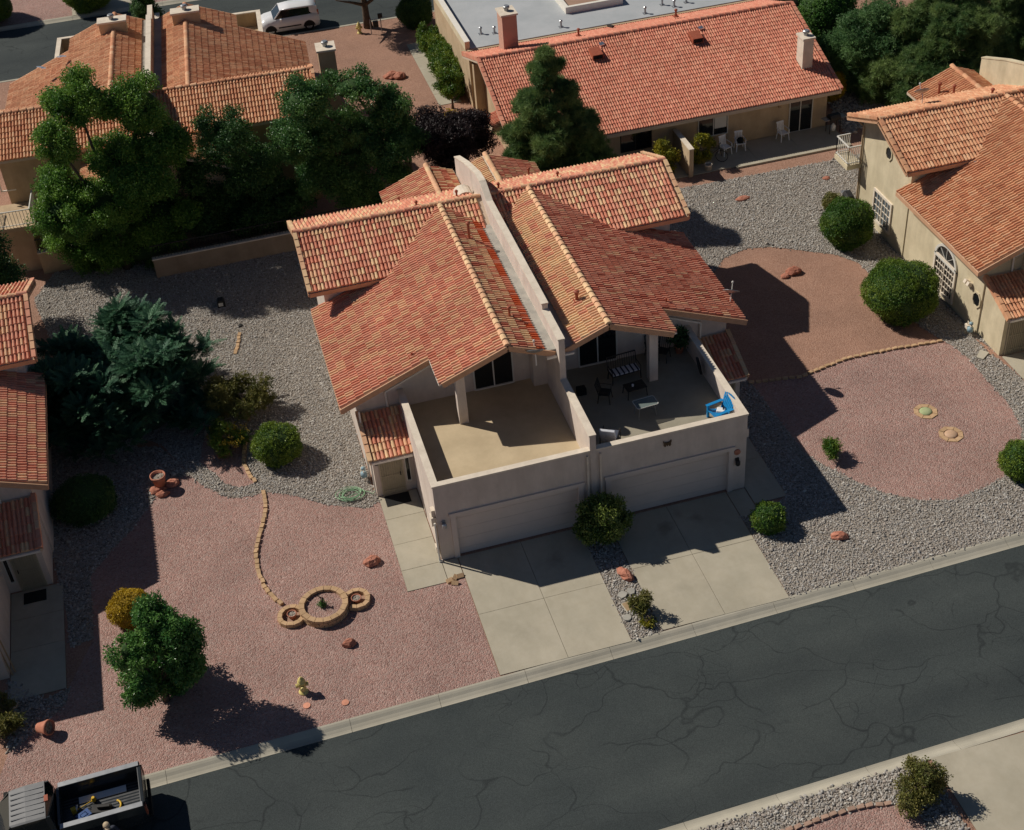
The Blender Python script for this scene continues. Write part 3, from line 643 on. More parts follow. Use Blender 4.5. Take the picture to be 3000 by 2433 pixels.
def rocks(poly, dens, size, exc, seed):
    r = np.random.default_rng(seed); px = [p[0] for p in poly]; py = [p[1] for p in poly]; x0, x1, y0, y1 = min(px), max(px), min(py), max(py)
    n = int((x1-x0)*(y1-y0)*dens); x = r.uniform(x0, x1, n); y = r.uniform(y0, y1, n); k = inside(poly, x, y)
    for e in exc: k &= ~inside(e, x, y)
    # only where the camera could see it
    x, y = x[k], y[k]; vx = np.stack([x-CP.x, y-CP.y, np.full(len(x), -CP.z)], 1); z = vx@np.array(_f); u = vx@np.array(CR)/z*FPX; v = vx@np.array(CD)/z*FPX
    kk = (abs(u) < 1750) & (abs(v) < 1450); x, y = x[kk], y[kk]; n = len(x)
    x = x+r.normal(0,.05,n); y = y+r.normal(0,.05,n); s = size*np.exp(r.normal(0,.3,n)); scl = np.stack([s*r.uniform(.8,1.25,n), s*r.uniform(.5,.8,n), s*r.uniform(.38,.6,n)], 1)
    rot = np.stack([r.normal(0,.35,n), r.normal(0,.35,n), r.uniform(0,6.28,n)], 1)
    return np.stack([x, y, .010+scl[:,2]*r.uniform(.1,.8,n)], 1), rot, scl, np.clip(r.beta(1.6,1.5,n)+r.normal(0,.05,n), 0, 1)
for i, (poly, dn, sz) in enumerate(((R1,400,.034),(R2,240,.040),(R2b,240,.044),(R3,340,.038),(R4,400,.034),(R5,370,.036),(R6,300,.042),(R7,120,.075),(R8,90,.09))):
    p, ro, sc, ti = rocks(poly, dn, sz, EXC, 40+i)
    o = scatter('river_rocks', p, ro, sc, ti, PEB); o['kind'] = 'stuff'
    tag(o, ['grey river rock spread along the side of the pale duplex', 'shaded river rock beside the house at the yellow bush', 'small patch of river rock by the tipped clay pot', 'river rock strip between the two driveways', 'river rock bed around the pink gravel island', 'river rock spread behind the duplex toward the patio slab', 'river rock across the street by the reddish shrub', 'rough rock bed under the big pines', 'patch of pale rock below the railed balcony'][i], 'river rock')

# ------------------------------------------------------------------ the houses
main, mroof = duplex('duplex_house', 'pale pink stucco duplex with red and peach tile roof and two front roof decks', (0,0,0),
    pals={'Lleft':'mainsoft','Lright':'mainmix','Lcross':'main','Lcap':'capbeige','Lridge':'caprose','Rleft':'mainred','Rright':'mainbeige','Rcross':'main','Rcap':'capbeige','Rridge':'caprose','Rentry':'main'})
def RPx(px, py, xr, zr, sgn):     # photo pixel -> point on a wing slope
    v = ray((px, py)); a = PIT*sgn; t = (zr-a*xr+a*CP.x-CP.z)/(v.z-a*v.x); return CP+v*t
for (px, py, xr, sgn, h, r_, cp_) in ((1207,1043,4.12,1,.16,.04,False),(1375,700,4.12,-1,.75,.06,True),(1493,928,4.12,-1,.4,.05,True),(1690,880,8.18,1,.38,.07,True),(1952,885,8.18,-1,.2,.04,False)):
    p = RPx(px, py, xr, 6.33, sgn); pipe_vent(mroof, tuple(p), h, r_, cp_)
for (x, y, h) in ((2.9,19.2,.3),(3.5,18.6,.25),(9.3,19.4,.35),(8.9,18.7,.25),(5.1,16.2,.3),(7.0,16.0,.3),(9.8,16.1,.25),(3.2,16.0,.2)):
    zz_ = (5.2-PIT*abs(x-(4.68 if x < 6.15 else 7.62))) if y > 18 else 6.3-PIT*(y-15.4)
    pipe_vent(mroof, (x, y, zz_), h, .045, True)
# arched stucco chimney hood against the party wall
ch = MB(); pr = [(-.5,0)]+[(-.5*math.cos(a), .35+.38*math.sin(a)) for a in [math.pi*k/8 for k in range(9)]]+[(.5,0)]
ch.prism([(5.52+a*.8, 5.5+b*.8) for a, b in pr], 16.35, 17.1, 'y'); hood = obj('chimney', ch, M['stucco_cap'], mroof)
hl = MB(); hl.prism([(5.54+.22*math.cos(a), 5.8+.19*math.sin(a)) for a in [2*math.pi*k/12 for k in range(12)]], 16.32, 16.345, 'y'); obj('flue_opening', hl, M['ventred'], hood)
# wall fittings of the main house
mt = MB(); mt.box(-.20,-.02,.10,.42,1.75,2.15); mt.box(-.16,-.02,.12,.38,2.2,2.5); mt.box(-.12,-.03,.15,.25,.5,1.75); mt.tube([(-.07,.08,.05),(-.07,.08,1.75)], .03, 6); mt.box(-.16,-.03,.1,.35,.35,.65); obj('meter_box', mt, M['stucco_cap'], main)
pi_ = MB(); pi_.box(-.14,-.08,-.06,-.01,.05,2.0); pi_.box(-.14,.0,-.1,-.03,.02,.1); obj('conduit', pi_, M['trim_white'], main)
for px, py, nm in ((1300,1534,'L'),(2159,1350,'R')):
    p = GY(px, py, -.02); lp = MB(); lp.box(p.x-.07,p.x+.07,-.06,.0,p.z+.02,p.z+.14); lp.lathe([(.05,0),(.1,.06),(.1,.2),(.06,.26)], (p.x,-.12,p.z-.18), 8)
    o = obj('wall_lamp', lp, M['dark' if nm == 'R' else 'grey_metal'], main)
p = GY(2160, 1325, -.02); rp = MB(); rp.prism([(p.x+.13*math.cos(a), p.z+.13*math.sin(a)) for a in [2*math.pi*k/14 for k in range(14)]], -.05, .0, 'y'); obj('house_plaque', rp, M['redrock'], main)
p = GY(1955, 1300, -.02); bf = MB()
for s in (-1, 1):
    bf.prism([(p.x+s*a, p.z+b) for a, b in ((.0,.02),(.03,.06),(.10,.08),(.15,.16),(.165,.10),(.14,.0),(.15,-.06),(.11,-.13),(.06,-.12),(.04,-.05),(.0,-.06))], -.05, -.01, 'y')
bf.box(p.x-.015,p.x+.015,-.07,-.02,p.z-.1,p.z+.08); obj('butterfly_ornament', bf, pm('ornament_rust', (.07,.045,.025), (.14,.09,.05), 12, .7), main)
sc_ = MB(); sc_.box(12.28,12.42,.05,.35,2.55,2.95); obj('scupper', sc_, M['stucco'], main)
vt = MB(); vt.box(-1.55,-1.42,4.38,4.43,1.65,1.85); obj('mail_slot', vt, M['dark'], main)

cream, croof = duplex('cream_house', 'cream stucco house with orange tile roof, arched window and octagonal windows', (27.6,-.2,0), units='L', wall='stucco_cream', cap='stucco_cream',
    pals={'Lleft':'orange','Lright':'orange2','Lcross':'orange','Lcap':'orange','Lridge':'orange','Lentry':'orange','Lrear':'orange'}, detail=False)
def octa(y, z, r=.33, parent=None, x=-1.7):
    mb = MB(); ring = [(y+r*math.cos(a), z+r*1.15*math.sin(a)) for a in [math.pi/8+math.pi*k/4 for k in range(8)]]; inn = [(y+r*.8*math.cos(a), z+r*.92*math.sin(a)) for a in [math.pi/8+math.pi*k/4 for k in range(8)]]
    n = 8; vs = [(x-.05,a,b) for a, b in ring]+[(x-.05,a,b) for a, b in inn]+[(x+.01,a,b) for a, b in ring]+[(x-.012,a,b) for a, b in inn]
    mb.add(vs, [(i,(i+1)%n,n+(i+1)%n,n+i) for i in range(n)]+[(i,2*n+i,2*n+(i+1)%n,(i+1)%n) for i in range(n)]+[(n+i,n+(i+1)%n,3*n+(i+1)%n,3*n+i) for i in range(n)])
    o = obj('octagonal_window', mb, M['stucco_cream'], parent); g = MB(); g.prism(inn, x-.014, x+.0, 'x'); obj('pane', g, M['glass'], o)
octa(15.2, 4.5, .34, cream, -1.75); octa(6.55, 1.62, .36, cream)
wframe('x', -1, -1.75, 14.45, 16.05, .62, 2.05, .08, .12, mull=(15.3,), grid=(6,4), parent=cream, glass='glass_blue', frame='stucco_cap')
# arched window: sash grid below, sunburst above
ar = wframe('x', -1, -1.7, 8.45, 10.1, .35, 1.9, .09, .13, mull=(9.3,), grid=(8,5), parent=cream, name='arched_window', frame='stucco_cap')
arc = MB(); n = 14; yc = 9.275
for k in range(n):
    a0, a1 = math.pi*k/n, math.pi*(k+1)/n
    arc.prism([(yc+r_*math.cos(a)*1, 1.96+r_*math.sin(a)*.85) for r_, a in ((.825,a0),(.955,a0),(.955,a1),(.825,a1))], -1.79, -1.69, 'x')
for k in range(1, 4):
    a = math.pi*k/4; arc.beam((-1.74,yc+.12*math.cos(a),1.96+.1*math.sin(a)), (-1.74,yc+.83*math.cos(a),1.96+.7*math.sin(a)), .02, .03, (1,0,0))
arc.box(-1.80,-1.69,8.32,10.23,1.88,1.97); obj('arch_trim', arc, M['frame'], ar)
ap = MB(); ap.prism([(yc+.83*math.cos(math.pi*k/12), 1.96+.70*math.sin(math.pi*k/12)) for k in range(13)], -1.715, -1.69, 'x'); obj('pane', ap, M['glass'], ar)
fl_ = MB()
for dy in (-.12,.12): fl_.obox((-1.83,7.22+dy,2.12), (.1,0,-.05), (0,.08,0), (.04,0,.08))
obj('flood_light', fl_, M['stucco_cap'], cream)
bl = MB(); bl.box(-2.55,-1.75,17.7,19.1,2.45,2.7); ba = obj('balcony', bl, M['stucco_cream'], cream)
rl = MB()
for a, b in (((-2.5,17.75),(-2.5,19.05)),((-2.5,19.05),(-1.8,19.05)),((-2.5,17.75),(-1.8,17.75))):
    rl.beam((a[0],a[1],3.68),(b[0],b[1],3.68),.06,.05); rl.beam((a[0],a[1],2.80),(b[0],b[1],2.80),.05,.04)
    n = 7
    for i in range(n+1): q = i/n; rl.beam((a[0]+(b[0]-a[0])*q,a[1]+(b[1]-a[1])*q,2.7),(a[0]+(b[0]-a[0])*q,a[1]+(b[1]-a[1])*q,3.68),.028,.028)
obj('railing', rl, M['frame'], ba)
dp = MB(); dp.tube([(-1.82,17.75,.1),(-1.82,17.75,4.7),(-2.1,18.2,5.0)], .05, 6); obj('downspout', dp, M['stucco_tan'], cream)
for (x, y, h) in ((3.2,19.6,.55),(3.6,18.9,.5),(3.9,16.1,.25)):
    zz_ = (5.2-PIT*abs(x-4.68)) if y > 18 else 6.3-PIT*(y-15.4)
    pipe_vent(croof, (x, y, zz_), h, .06, True)
lsh = GY(2855, 430, 12.1)
fs_ = MB(); fs_.box(.85,1.25,12.0,12.25,5.0,5.06); obj('flashing', fs_, M['bright_metal'], croof)

rose, rroof = duplex('rose_house', 'pink tiled house with shaded garage walk and leaning poles', (-28.45,-.62,0), units='R', wall='stucco', cap='stucco_cap',
    pals={'Rleft':'mainsoft','Rright':'main','Rcross':'mainsoft','Rcap':'caprose','Rridge':'caprose','Rentry':'main','Rrear':'main'}, detail=False)

def place(ang, lx, ly, wx, wy_):
    c, s = math.cos(ang), math.sin(ang); return (wx-(c*lx-s*ly), wy_-(s*lx+c*ly), 0)
TA = R(180-4.2)
tan, troof = duplex('tan_house', 'tan stucco duplex with orange tile roof and tall parapet wall behind the big trees', place(TA,6.15,8.5,-6.95,39.2), TA, wall='stucco_tan', cap='stucco_cap',
    pals={k+j: 'orange2' for k in 'LR' for j in ('left','right','cross','cap','ridge','entry','rear')}, detail=False)
TI = Matrix.LocRotScale(tan.location, Euler((0,0,TA)), None).inverted()
def tl(p): return TI @ Vector(p)
p = tl((2.0,32.6,0)); chimney(tan, p.x-.45, p.x+.45, p.y-.5, p.y+.5, 0, 6.9, 'stucco_tan')
for wx, wy_ in ((-8.8,41.7),(-4.7,41.3)):
    p = tl((wx,wy_,0)); chimney(tan, p.x-.75, p.x+.75, p.y-.35, p.y+.35, 5.5, 6.75, 'stucco_tan')
for px, py in ((182,168),(122,200),(575,272),(292,340),(300,408),(560,262)):
    q = tl(tuple(G(px, py, 5.6))); mb = MB(); 
    for k in range(3): mb.obox((q.x+k*.12-.1, q.y+rnd.uniform(-.1,.1), q.z+.02*k), (.12,.03,.03), (-.03,.14,.02), (0,0,.015))
    obj('flashing', mb, M['bright_metal'], troof)
# rear gable window, rear balcony and its box of the tan house
wframe('y', 1, 20.5, 6.9, 7.85, 2.3, 3.9, .06, .07, rail=(3.1,), parent=tan, frame='frame')
bl = MB(); bl.box(12.6,15.0,19.0,21.0,2.5,2.72); bl.box(12.9,14.6,18.0,20.7,0,2.5); ba = obj('balcony', bl, M['stucco_tan'], tan)
rl = MB()
for a, b in (((12.65,20.95),(14.95,20.95)),((14.95,20.95),(14.95,19.0)),((12.65,20.95),(12.65,19.0))):
    rl.beam((a[0],a[1],3.62),(b[0],b[1],3.62),.05,.04); rl.beam((a[0],a[1],2.85),(b[0],b[1],2.85),.04,.03)
    for i in range(15): q = i/14; rl.beam((a[0]+(b[0]-a[0])*q,a[1]+(b[1]-a[1])*q,2.72),(a[0]+(b[0]-a[0])*q,a[1]+(b[1]-a[1])*q,3.62),.022,.022)
obj('railing', rl, M['frame'], ba)
fp = MB(); fp.tube([(14.0,19.6,5.0),(14.0,18.05,5.0)],.02,5); fp.box(14.3,14.36,17.86,17.92,3.2,4.3); fp.box(13.6,14.36,17.86,17.92,3.2,3.26); obj('downspout', fp, M['trim_white'], tan)

# ------------------------------------------------------------------ bungalow with long red roof and flat roof behind
bung = thing('bungalow', 'single storey house with long red tile roof and grey flat roof', 'house', (0,0,0))
BP = .335; by0, byr, bz0, bzr = 25.75, 32.6, 2.40, 4.70; BP = (bzr-bz0)/(byr-by0)
bx0, bx1 = 10.25, 28.75
bw = MB(); bw.prism([(26.4,0),(26.4,2.38),(32.6,4.5),(36.4,3.3),(36.4,0)], 10.9, 28.3, 'x'); bw.box(10.5,34,36.4,45.5,0,3.55)
obj('wall', bw, M['stucco_tan'], bung)
c1, s1 = 1/math.hypot(1,BP), BP/math.hypot(1,BP)
dk = MB()
def slab2(pts, th=.14):
    n = len(pts); dk.add([p for p in pts]+[(p[0],p[1],p[2]-th) for p in pts], [tuple(range(n)), tuple(range(n,2*n))[::-1]]+[(i,(i+1)%n,n+(i+1)%n,n+i) for i in range(n)])
slab2([(bx0,by0,bz0),(bx1,by0,bz0),(bx1,byr,bzr),(bx0,byr,bzr)]); slab2([(bx0,byr,bzr),(bx1,byr,bzr),(bx1,36.6,bzr-BP*4),(bx0,36.6,bzr-BP*4)])
slab2([(9.75,28.6,2.55),(10.9,28.6,2.55),(10.9,30.0,2.55),(9.75,30.0,2.55)],.3)
broof = obj('roof', dk, M['soffit'], bung)
rf = Roof(.86)
rf.plane((bx0,by0,bz0), (1,0,0), (0,c1,s1), int((bx1-bx0)/TW/.86), 23, lambda x, y: y < byr-.03, 'pinkred')
rf.plane((bx0,36.6,bzr-BP*4), (1,0,0), (0,-c1,s1), int((bx1-bx0)/TW/.86), 14, lambda x, y: y > byr+.03, 'pinkred')
rf.plane((9.72,28.6,2.62), (0,1,0), (c1,0,s1), 9, 4, lambda x, y: True, 'pinkred')
rf.ridge((bx0,byr,bzr), (bx1,byr,bzr), 'pinkred'); rf.rake((bx0-.02,by0,bz0), (bx0-.02,byr,bzr), 'pinkred', (-1,0,0)); rf.rake((bx1+.02,by0,bz0), (bx1+.02,byr,bzr), 'pinkred', (1,0,0)); rf.rake((bx0-.02,36.6,bzr-BP*4), (bx0-.02,byr,bzr), 'pinkred', (-1,0,0))
rf.build(bung, broof)
fb = MB(); fb.box(bx0,bx1,by0-.05,by0-.005,bz0-.2,bz0-.01); fb.beam((bx0-.06,36.6,bzr-BP*4-.12),(bx0-.06,byr,bzr-.12),.05,.2); fb.beam((bx0-.06,by0,bz0-.12),(bx0-.06,byr,bzr-.12),.05,.2); obj('barge_board', fb, M['soffit'], bung)
fr = MB(); fr.box(10.7,34,36.6,45.2,3.5,3.6); obj('flat_roof', fr, M['roofgrey'], bung)
pa = MB(); pa.box(10.4,10.68,36.7,45.5,3.5,3.98); pa.box(10.68,34,45.2,45.5,3.5,4.35); obj('parapet', pa, M['stucco_cream'], bung)
pcp = MB(); pcp.box(10.38,10.70,36.65,45.52,3.98,4.03); pcp.box(10.70,34,45.18,45.52,4.35,4.40); obj('parapet_cap', pcp, M['trim_white'], bung)
q0 = G(1200+1960/4.282, 180/4.282, 3.6)
wb = MB(); wb.box(q0.x, q0.x+3.6, q0.y, q0.y+.22, 3.6, 4.0); wb.box(q0.x, q0.x+.22, q0.y+.22, q0.y+5, 3.6, 4.0); wb.box(q0.x+3.38,q0.x+3.6,q0.y+.22,q0.y+5,3.6,4.0); lw = obj('light_well', wb, M['trim_white'], bung)
wf = MB(); wf.box(q0.x+.22,q0.x+3.38,q0.y+.22,q0.y+5,3.6,3.66); obj('well_floor', wf, M['soil'], lw)
chimney(bung, 12.15, 13.0, 34.4, 35.5, 3.5, 6.1, 'stucco_pink'); chimney(bung, 27.25, 27.85, 27.6, 28.4, 2.5, 4.75, 'stucco_cap')
for px, py, z in ((1409,100,3.6),(1449,98,3.6),(1644,80,3.6),(1890,40,3.6),(1695,105,4.2),(1980,48,4.3),(1940,15,3.6),(1975,20,3.6),(2010,8,3.6)):
    pp = G(px, py, z); pipe_vent(broof, tuple(pp), .35, .06, True, 'ventred' if z > 4 else 'grey_metal')
for px, py in ((1748,170),(2040,122)):     # dormer vents and scraps of foil
    v = ray((px, py)); t = (bz0+BP*(CP.y-by0)-CP.z)/(v.z-BP*v.y); c = CP+v*t
    mb = MB(); mb.add([(c.x-.32,c.y-.3,c.z+.02),(c.x+.32,c.y-.3,c.z+.02),(c.x+.32,c.y+.5,c.z+.3),(c.x-.32,c.y+.5,c.z+.3),(c.x-.3,c.y-.3,c.z+.30),(c.x+.3,c.y-.3,c.z+.30),(c.x+.3,c.y+.5,c.z+.42),(c.x-.3,c.y+.5,c.z+.42)], [(0,1,5,4),(1,2,6,5),(2,3,7,6),(3,0,4,7),(4,5,6,7)])
    o = obj('roof_vent', mb, M['ventred'], broof); g = MB(); g.box(c.x-.26,c.x+.26,c.y-.315,c.y-.302,c.z+.06,c.z+.26); obj('vent_opening', g, M['black'], o)
    g = MB(); g.obox((c.x+.55,c.y+.75,c.z+.42),(.14,.02,.01),(-.02,.1,.04),(0,0,.012)); obj('flashing', g, M['bright_metal'], broof)
g = MB(); g.obox((19.0,36.0,3.7),(.0,.5,-.15),(.06,0,0),(0,0,.1)); obj('roof_divider', g, M['dark'], broof)
wframe('y', -1, 26.4, 26.1, 27.4, .06, 1.9, .05, .05, mull=(26.72,), parent=bung, name='sliding_door', glass='glass')
wn = wframe('y', -1, 26.4, 20.75, 22.4, .82, 1.95, .05, .05, mull=(21.6,), parent=bung, glass='glass')
bd = MB(); bd.box(21.66,22.36,26.368,26.384,1.18,1.93); obj('blind', bd, M['frame'], wn)
wframe('y', -1, 26.4, 16.3, 18.0, .86, 1.94, .04, .04, mull=(17.1,), parent=bung, frame='dark')
lm = MB(); lm.box(25.37,25.51,26.26,26.4,1.72,1.92); obj('wall_lamp', lm, M['wood'], bung)
aw = wframe('x', -1, 10.9, 30.4, 31.3, .9, 2.2, .06, .06, parent=bung, name='arched_window', glass='glass_blue')
arc = MB()
for k in range(10):
    a0, a1 = math.pi*k/10, math.pi*(k+1)/10; arc.prism([(30.85+r_*math.cos(a), 2.26+r_*math.sin(a)) for r_, a in ((.45,a0),(.52,a0),(.52,a1),(.45,a1))], 10.83, 10.91, 'x')
obj('arch_trim', arc, M['frame'], aw)
pil = MB(); pil.box(10.35,10.9,34.6,35.0,0,3.5); obj('pilaster', pil, M['stucco_tan'], bung)

# patio divider wall beside the bungalow
dv = thing('divider_wall', 'short tan stucco divider wall at the shaded patio', 'wall', (19.35,24.0,0))
mb = MB(); mb.box(-.12,.12,-.15,2.3,0,1.62); obj('wall', mb, M['stucco_tan'], dv); mb = MB(); mb.box(-.14,.14,-.17,2.3,1.62,1.67); obj('wall_cap', mb, M['stucco_cap'], dv)
# tan garden walls with railings behind the trees
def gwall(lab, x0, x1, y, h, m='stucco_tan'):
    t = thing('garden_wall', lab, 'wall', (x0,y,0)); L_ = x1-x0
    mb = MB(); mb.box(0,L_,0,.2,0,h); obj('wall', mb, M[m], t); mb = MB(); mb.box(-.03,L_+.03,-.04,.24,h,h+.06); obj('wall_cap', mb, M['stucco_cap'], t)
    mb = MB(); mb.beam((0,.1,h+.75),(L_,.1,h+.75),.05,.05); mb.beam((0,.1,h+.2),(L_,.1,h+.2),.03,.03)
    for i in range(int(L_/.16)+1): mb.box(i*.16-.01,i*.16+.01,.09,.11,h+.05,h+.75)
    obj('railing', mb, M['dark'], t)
gwall('tan garden wall with railing between the juniper and the balcony', -14.55, -11.9, 27.0, 1.2)
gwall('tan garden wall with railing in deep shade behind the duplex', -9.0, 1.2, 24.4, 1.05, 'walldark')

# ------------------------------------------------------------------ foliage sources
def src(name, mb, mat): return bpy.data.objects.new(name, mb.mesh(name, mat))
def leaf_mb(n, L, Wd, spread, seed, bend=.25):
    r = random.Random(seed); mb = MB()
    for _ in range(n):
        c = Vector((r.uniform(-1,1),r.uniform(-1,1),r.uniform(-1,1)))*spread
        a = Vector((r.gauss(0,1),r.gauss(0,1),r.gauss(.3,.7))).normalized(); b = a.cross(Vector((r.gauss(0,1),r.gauss(0,1),r.gauss(0,1)))).normalized(); nrm = a.cross(b)
        l = L*r.uniform(.7,1.2); q = Wd*r.uniform(.8,1.2)
        mb.add([c, c+a*l*.5+b*q*.5+nrm*bend*l*.2, c+a*l-nrm*bend*l*.2, c+a*l*.5-b*q*.5+nrm*bend*l*.2], [(0,1,2),(0,2,3)])
    return mb
def needle_mb(n, L, wd, seed):
    r = random.Random(seed); mb = MB()
    for _ in range(n):
        a = Vector((r.gauss(0,1),r.gauss(0,1),r.uniform(-.2,1.3))).normalized(); b = a.cross(Vector((r.gauss(0,1),r.gauss(0,1),r.gauss(0,1)))).normalized(); l = L*r.uniform(.7,1.15)
        c = a*.03; mb.add([c-b*wd*.5, c+b*wd*.5, c+a*l], [(0,1,2)])
    return mb
def spray_mb(seed):
    """flat feathery conifer spray pointing along +x"""
    r = random.Random(seed); mb = MB(); L = .5
    for k in range(14):
        t = k/14*L; ln = (.17*(1-k/17))*r.uniform(.7,1.3)
        for s in (-1, 1):
            a = Vector((t,0,0)); d_ = Vector((.75,s*.65,r.uniform(-.3,.5))).normalized()*ln; p = Vector((-d_.y,d_.x,0)).normalized()*.014
            mb.add([a-p, a+d_*.5+p*1.4, a+d_, a+d_*.5-p*1.4], [(0,1,2),(0,2,3)])
    mb.add([(0,-.015,0),(L,0,.05),(0,.015,0)], [(0,1,2)]); return mb
LM = {
 'ash':   leafmat('leaf_ash', (.060,.165,.028), (.22,.38,.060), .45, .35),
 'ashdk': leafmat('leaf_dark', (.028,.088,.026), (.090,.185,.042), .5, .3),
 'mul':   leafmat('leaf_mid', (.042,.130,.036), (.16,.29,.075), .4, .32),
 'feather': leafmat('leaf_feathery', (.060,.150,.050), (.19,.33,.115), .5, .3),
 'plum':  leafmat('leaf_plum', (.018,.012,.013), (.062,.040,.042)),
 'hedge': leafmat('leaf_hedge', (.045,.125,.016), (.20,.275,.030), .45),
 'olive': leafmat('leaf_olive', (.09,.11,.022), (.27,.24,.065), .5),
 'yell':  leafmat('leaf_gold', (.40,.27,.012), (.72,.52,.03), .6),
 'ygreen': leafmat('leaf_yellowgreen', (.13,.16,.014), (.48,.40,.03), .5),
 'pine':  leafmat('needle_pine', (.055,.13,.038), (.23,.32,.10), .6, .3),
 'jun':   leafmat('needle_juniper', (.030,.105,.058), (.10,.225,.115), .6, .25),
 'ftree': leafmat('leaf_glossy', (.040,.145,.038), (.18,.34,.08), .3, .34),
 'shiny': leafmat('leaf_shiny', (.05,.11,.02), (.24,.29,.07), .28, .2),
 'flower': leafmat('petal_yellow', (.55,.36,.02), (.75,.55,.08), .6),
 'red':   leafmat('petal_red', (.35,.03,.02), (.5,.06,.03), .6)}
SRC = {}
def source(kind, mat):
    k = kind+'_'+mat
    if k not in SRC:
        mb = {'leaf': lambda: leaf_mb(9,.135,.068,.17,1), 'small': lambda: leaf_mb(6,.075,.042,.05,2), 'mid': lambda: leaf_mb(7,.12,.06,.09,5), 'needle': lambda: needle_mb(34,.26,.022,3), 'spray': lambda: spray_mb(4), 'thin': lambda: leaf_mb(8,.16,.03,.08,6)}[kind]()
        SRC[k] = src(k, mb, LM[mat])
    return SRC[k]
def ell_dirs(r, n):
    v = r.normal(size=(n,3)); return v/np.linalg.norm(v, axis=1)[:,None]
def clumps(r, cen, rad, dens, lo=.62, hi=1.04, up=True):
    """leaf positions through the outer part of every clump"""
    P, T, Dn = [], [], []
    for c, q in zip(cen, rad):
        area = 4*math.pi*((q[0]*q[1])**1.6/3+(q[0]*q[2])**1.6/3+(q[1]*q[2])**1.6/3)**(1/1.6); n = max(8, int(area*dens)); d_ = ell_dirs(r, n)
        rr = r.uniform(lo, hi, n)*(1+.10*np.sin(d_[:,0]*5+c[0]*3)*np.cos(d_[:,2]*4+c[1]*2))
        P.append(np.array(c)+d_*rr[:,None]*np.array(q)); base = r.uniform(.12,.75); T.append(np.clip(base+r.normal(0,.18,n)+.16*np.sin(d_[:,0]*4+c[0])+.16*np.sin(d_[:,1]*5+d_[:,2]*6+c[1]), 0, 1)); Dn.append(d_)
    return np.concatenate(P), np.concatenate(T), np.concatenate(Dn)
def crown(name, cen, rad, kind, mat, dens, parent, seed, lo=.62, hi=1.12, s=(.8,1.25), tip=None, zmin=.05):
    r = np.random.default_rng(seed); P, T, Dn = clumps(r, cen, rad, dens, lo, hi); n = len(P)
    k = P[:,2] > zmin; P, T, Dn = P[k], T[k], Dn[k]; n = len(P)
    if tip is None: rot = np.stack([r.uniform(0,6.28,n), r.uniform(0,6.28,n), r.uniform(0,6.28,n)], 1)
    elif tip == 'up': rot = np.stack([r.normal(0,.5,n)-Dn[:,1]*.7, r.normal(0,.5,n)+Dn[:,0]*.7, r.uniform(0,6.28,n)], 1)
    else: rot = np.stack([r.normal(0,.35,n), r.normal(-.35,.3,n), np.arctan2(Dn[:,1], Dn[:,0])+r.normal(0,.5,n)], 1)
    sc = r.uniform(s[0], s[1], n); 
    o = scatter(name, P, rot, np.stack([sc,sc,sc],1), T, source(kind, mat), parent); o['kind'] = 'stuff'; return o
def make_trunk(t, h, r0, limbs, seed, lean=(0,0), mat='bark'):
    r = random.Random(seed); mb = MB(); pts = [(lean[0]*k/6+r.uniform(-.04,.04)*k/3, lean[1]*k/6+r.uniform(-.04,.04)*k/3, h*k/6) for k in range(7)]
    mb.tube(pts, [r0*(1.25 if k == 0 else 1-.1*k) for k in range(7)], 8)
    for (a, zf, L_, up) in limbs:
        p0 = Vector(pts[min(6, max(1, int(zf*6)))]); d_ = Vector((math.cos(a), math.sin(a), up)).normalized(); p = [p0]
        for k in range(1, 5): p.append(p0+d_*L_*k/4+Vector((r.uniform(-.1,.1),r.uniform(-.1,.1),.10*k*L_/6)))
        mb.tube(p, [r0*.55*(1-.2*k) for k in range(5)], 6)
    return obj('trunk', mb, M[mat], t, True)
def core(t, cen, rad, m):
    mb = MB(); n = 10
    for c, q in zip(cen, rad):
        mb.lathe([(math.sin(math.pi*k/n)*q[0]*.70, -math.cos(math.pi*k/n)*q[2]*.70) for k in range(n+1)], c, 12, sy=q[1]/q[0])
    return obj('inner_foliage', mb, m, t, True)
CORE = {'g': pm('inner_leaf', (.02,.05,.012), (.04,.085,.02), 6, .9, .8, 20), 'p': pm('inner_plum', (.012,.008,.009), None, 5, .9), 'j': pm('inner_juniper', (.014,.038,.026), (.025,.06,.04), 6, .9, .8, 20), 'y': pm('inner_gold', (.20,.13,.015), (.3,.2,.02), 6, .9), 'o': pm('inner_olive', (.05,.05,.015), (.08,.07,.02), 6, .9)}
def blob(r, c, R_, n, f=(.32,.5), flat=1., top=None):
    """clump centres spread through an ellipsoid, fuller towards its skin"""
    cen, rad = [], []
    for i in range(n):
        d_ = ell_dirs(r, 1)[0]; k = r.uniform(.45,.88); q = r.uniform(*f)*min(R_)
        cen.append((c[0]+d_[0]*R_[0]*k, c[1]+d_[1]*R_[1]*k, c[2]+d_[2]*R_[2]*k)); rad.append((q*r.uniform(.85,1.2), q*r.uniform(.85,1.2), q*r.uniform(.7,1.)*flat))
    return cen, rad
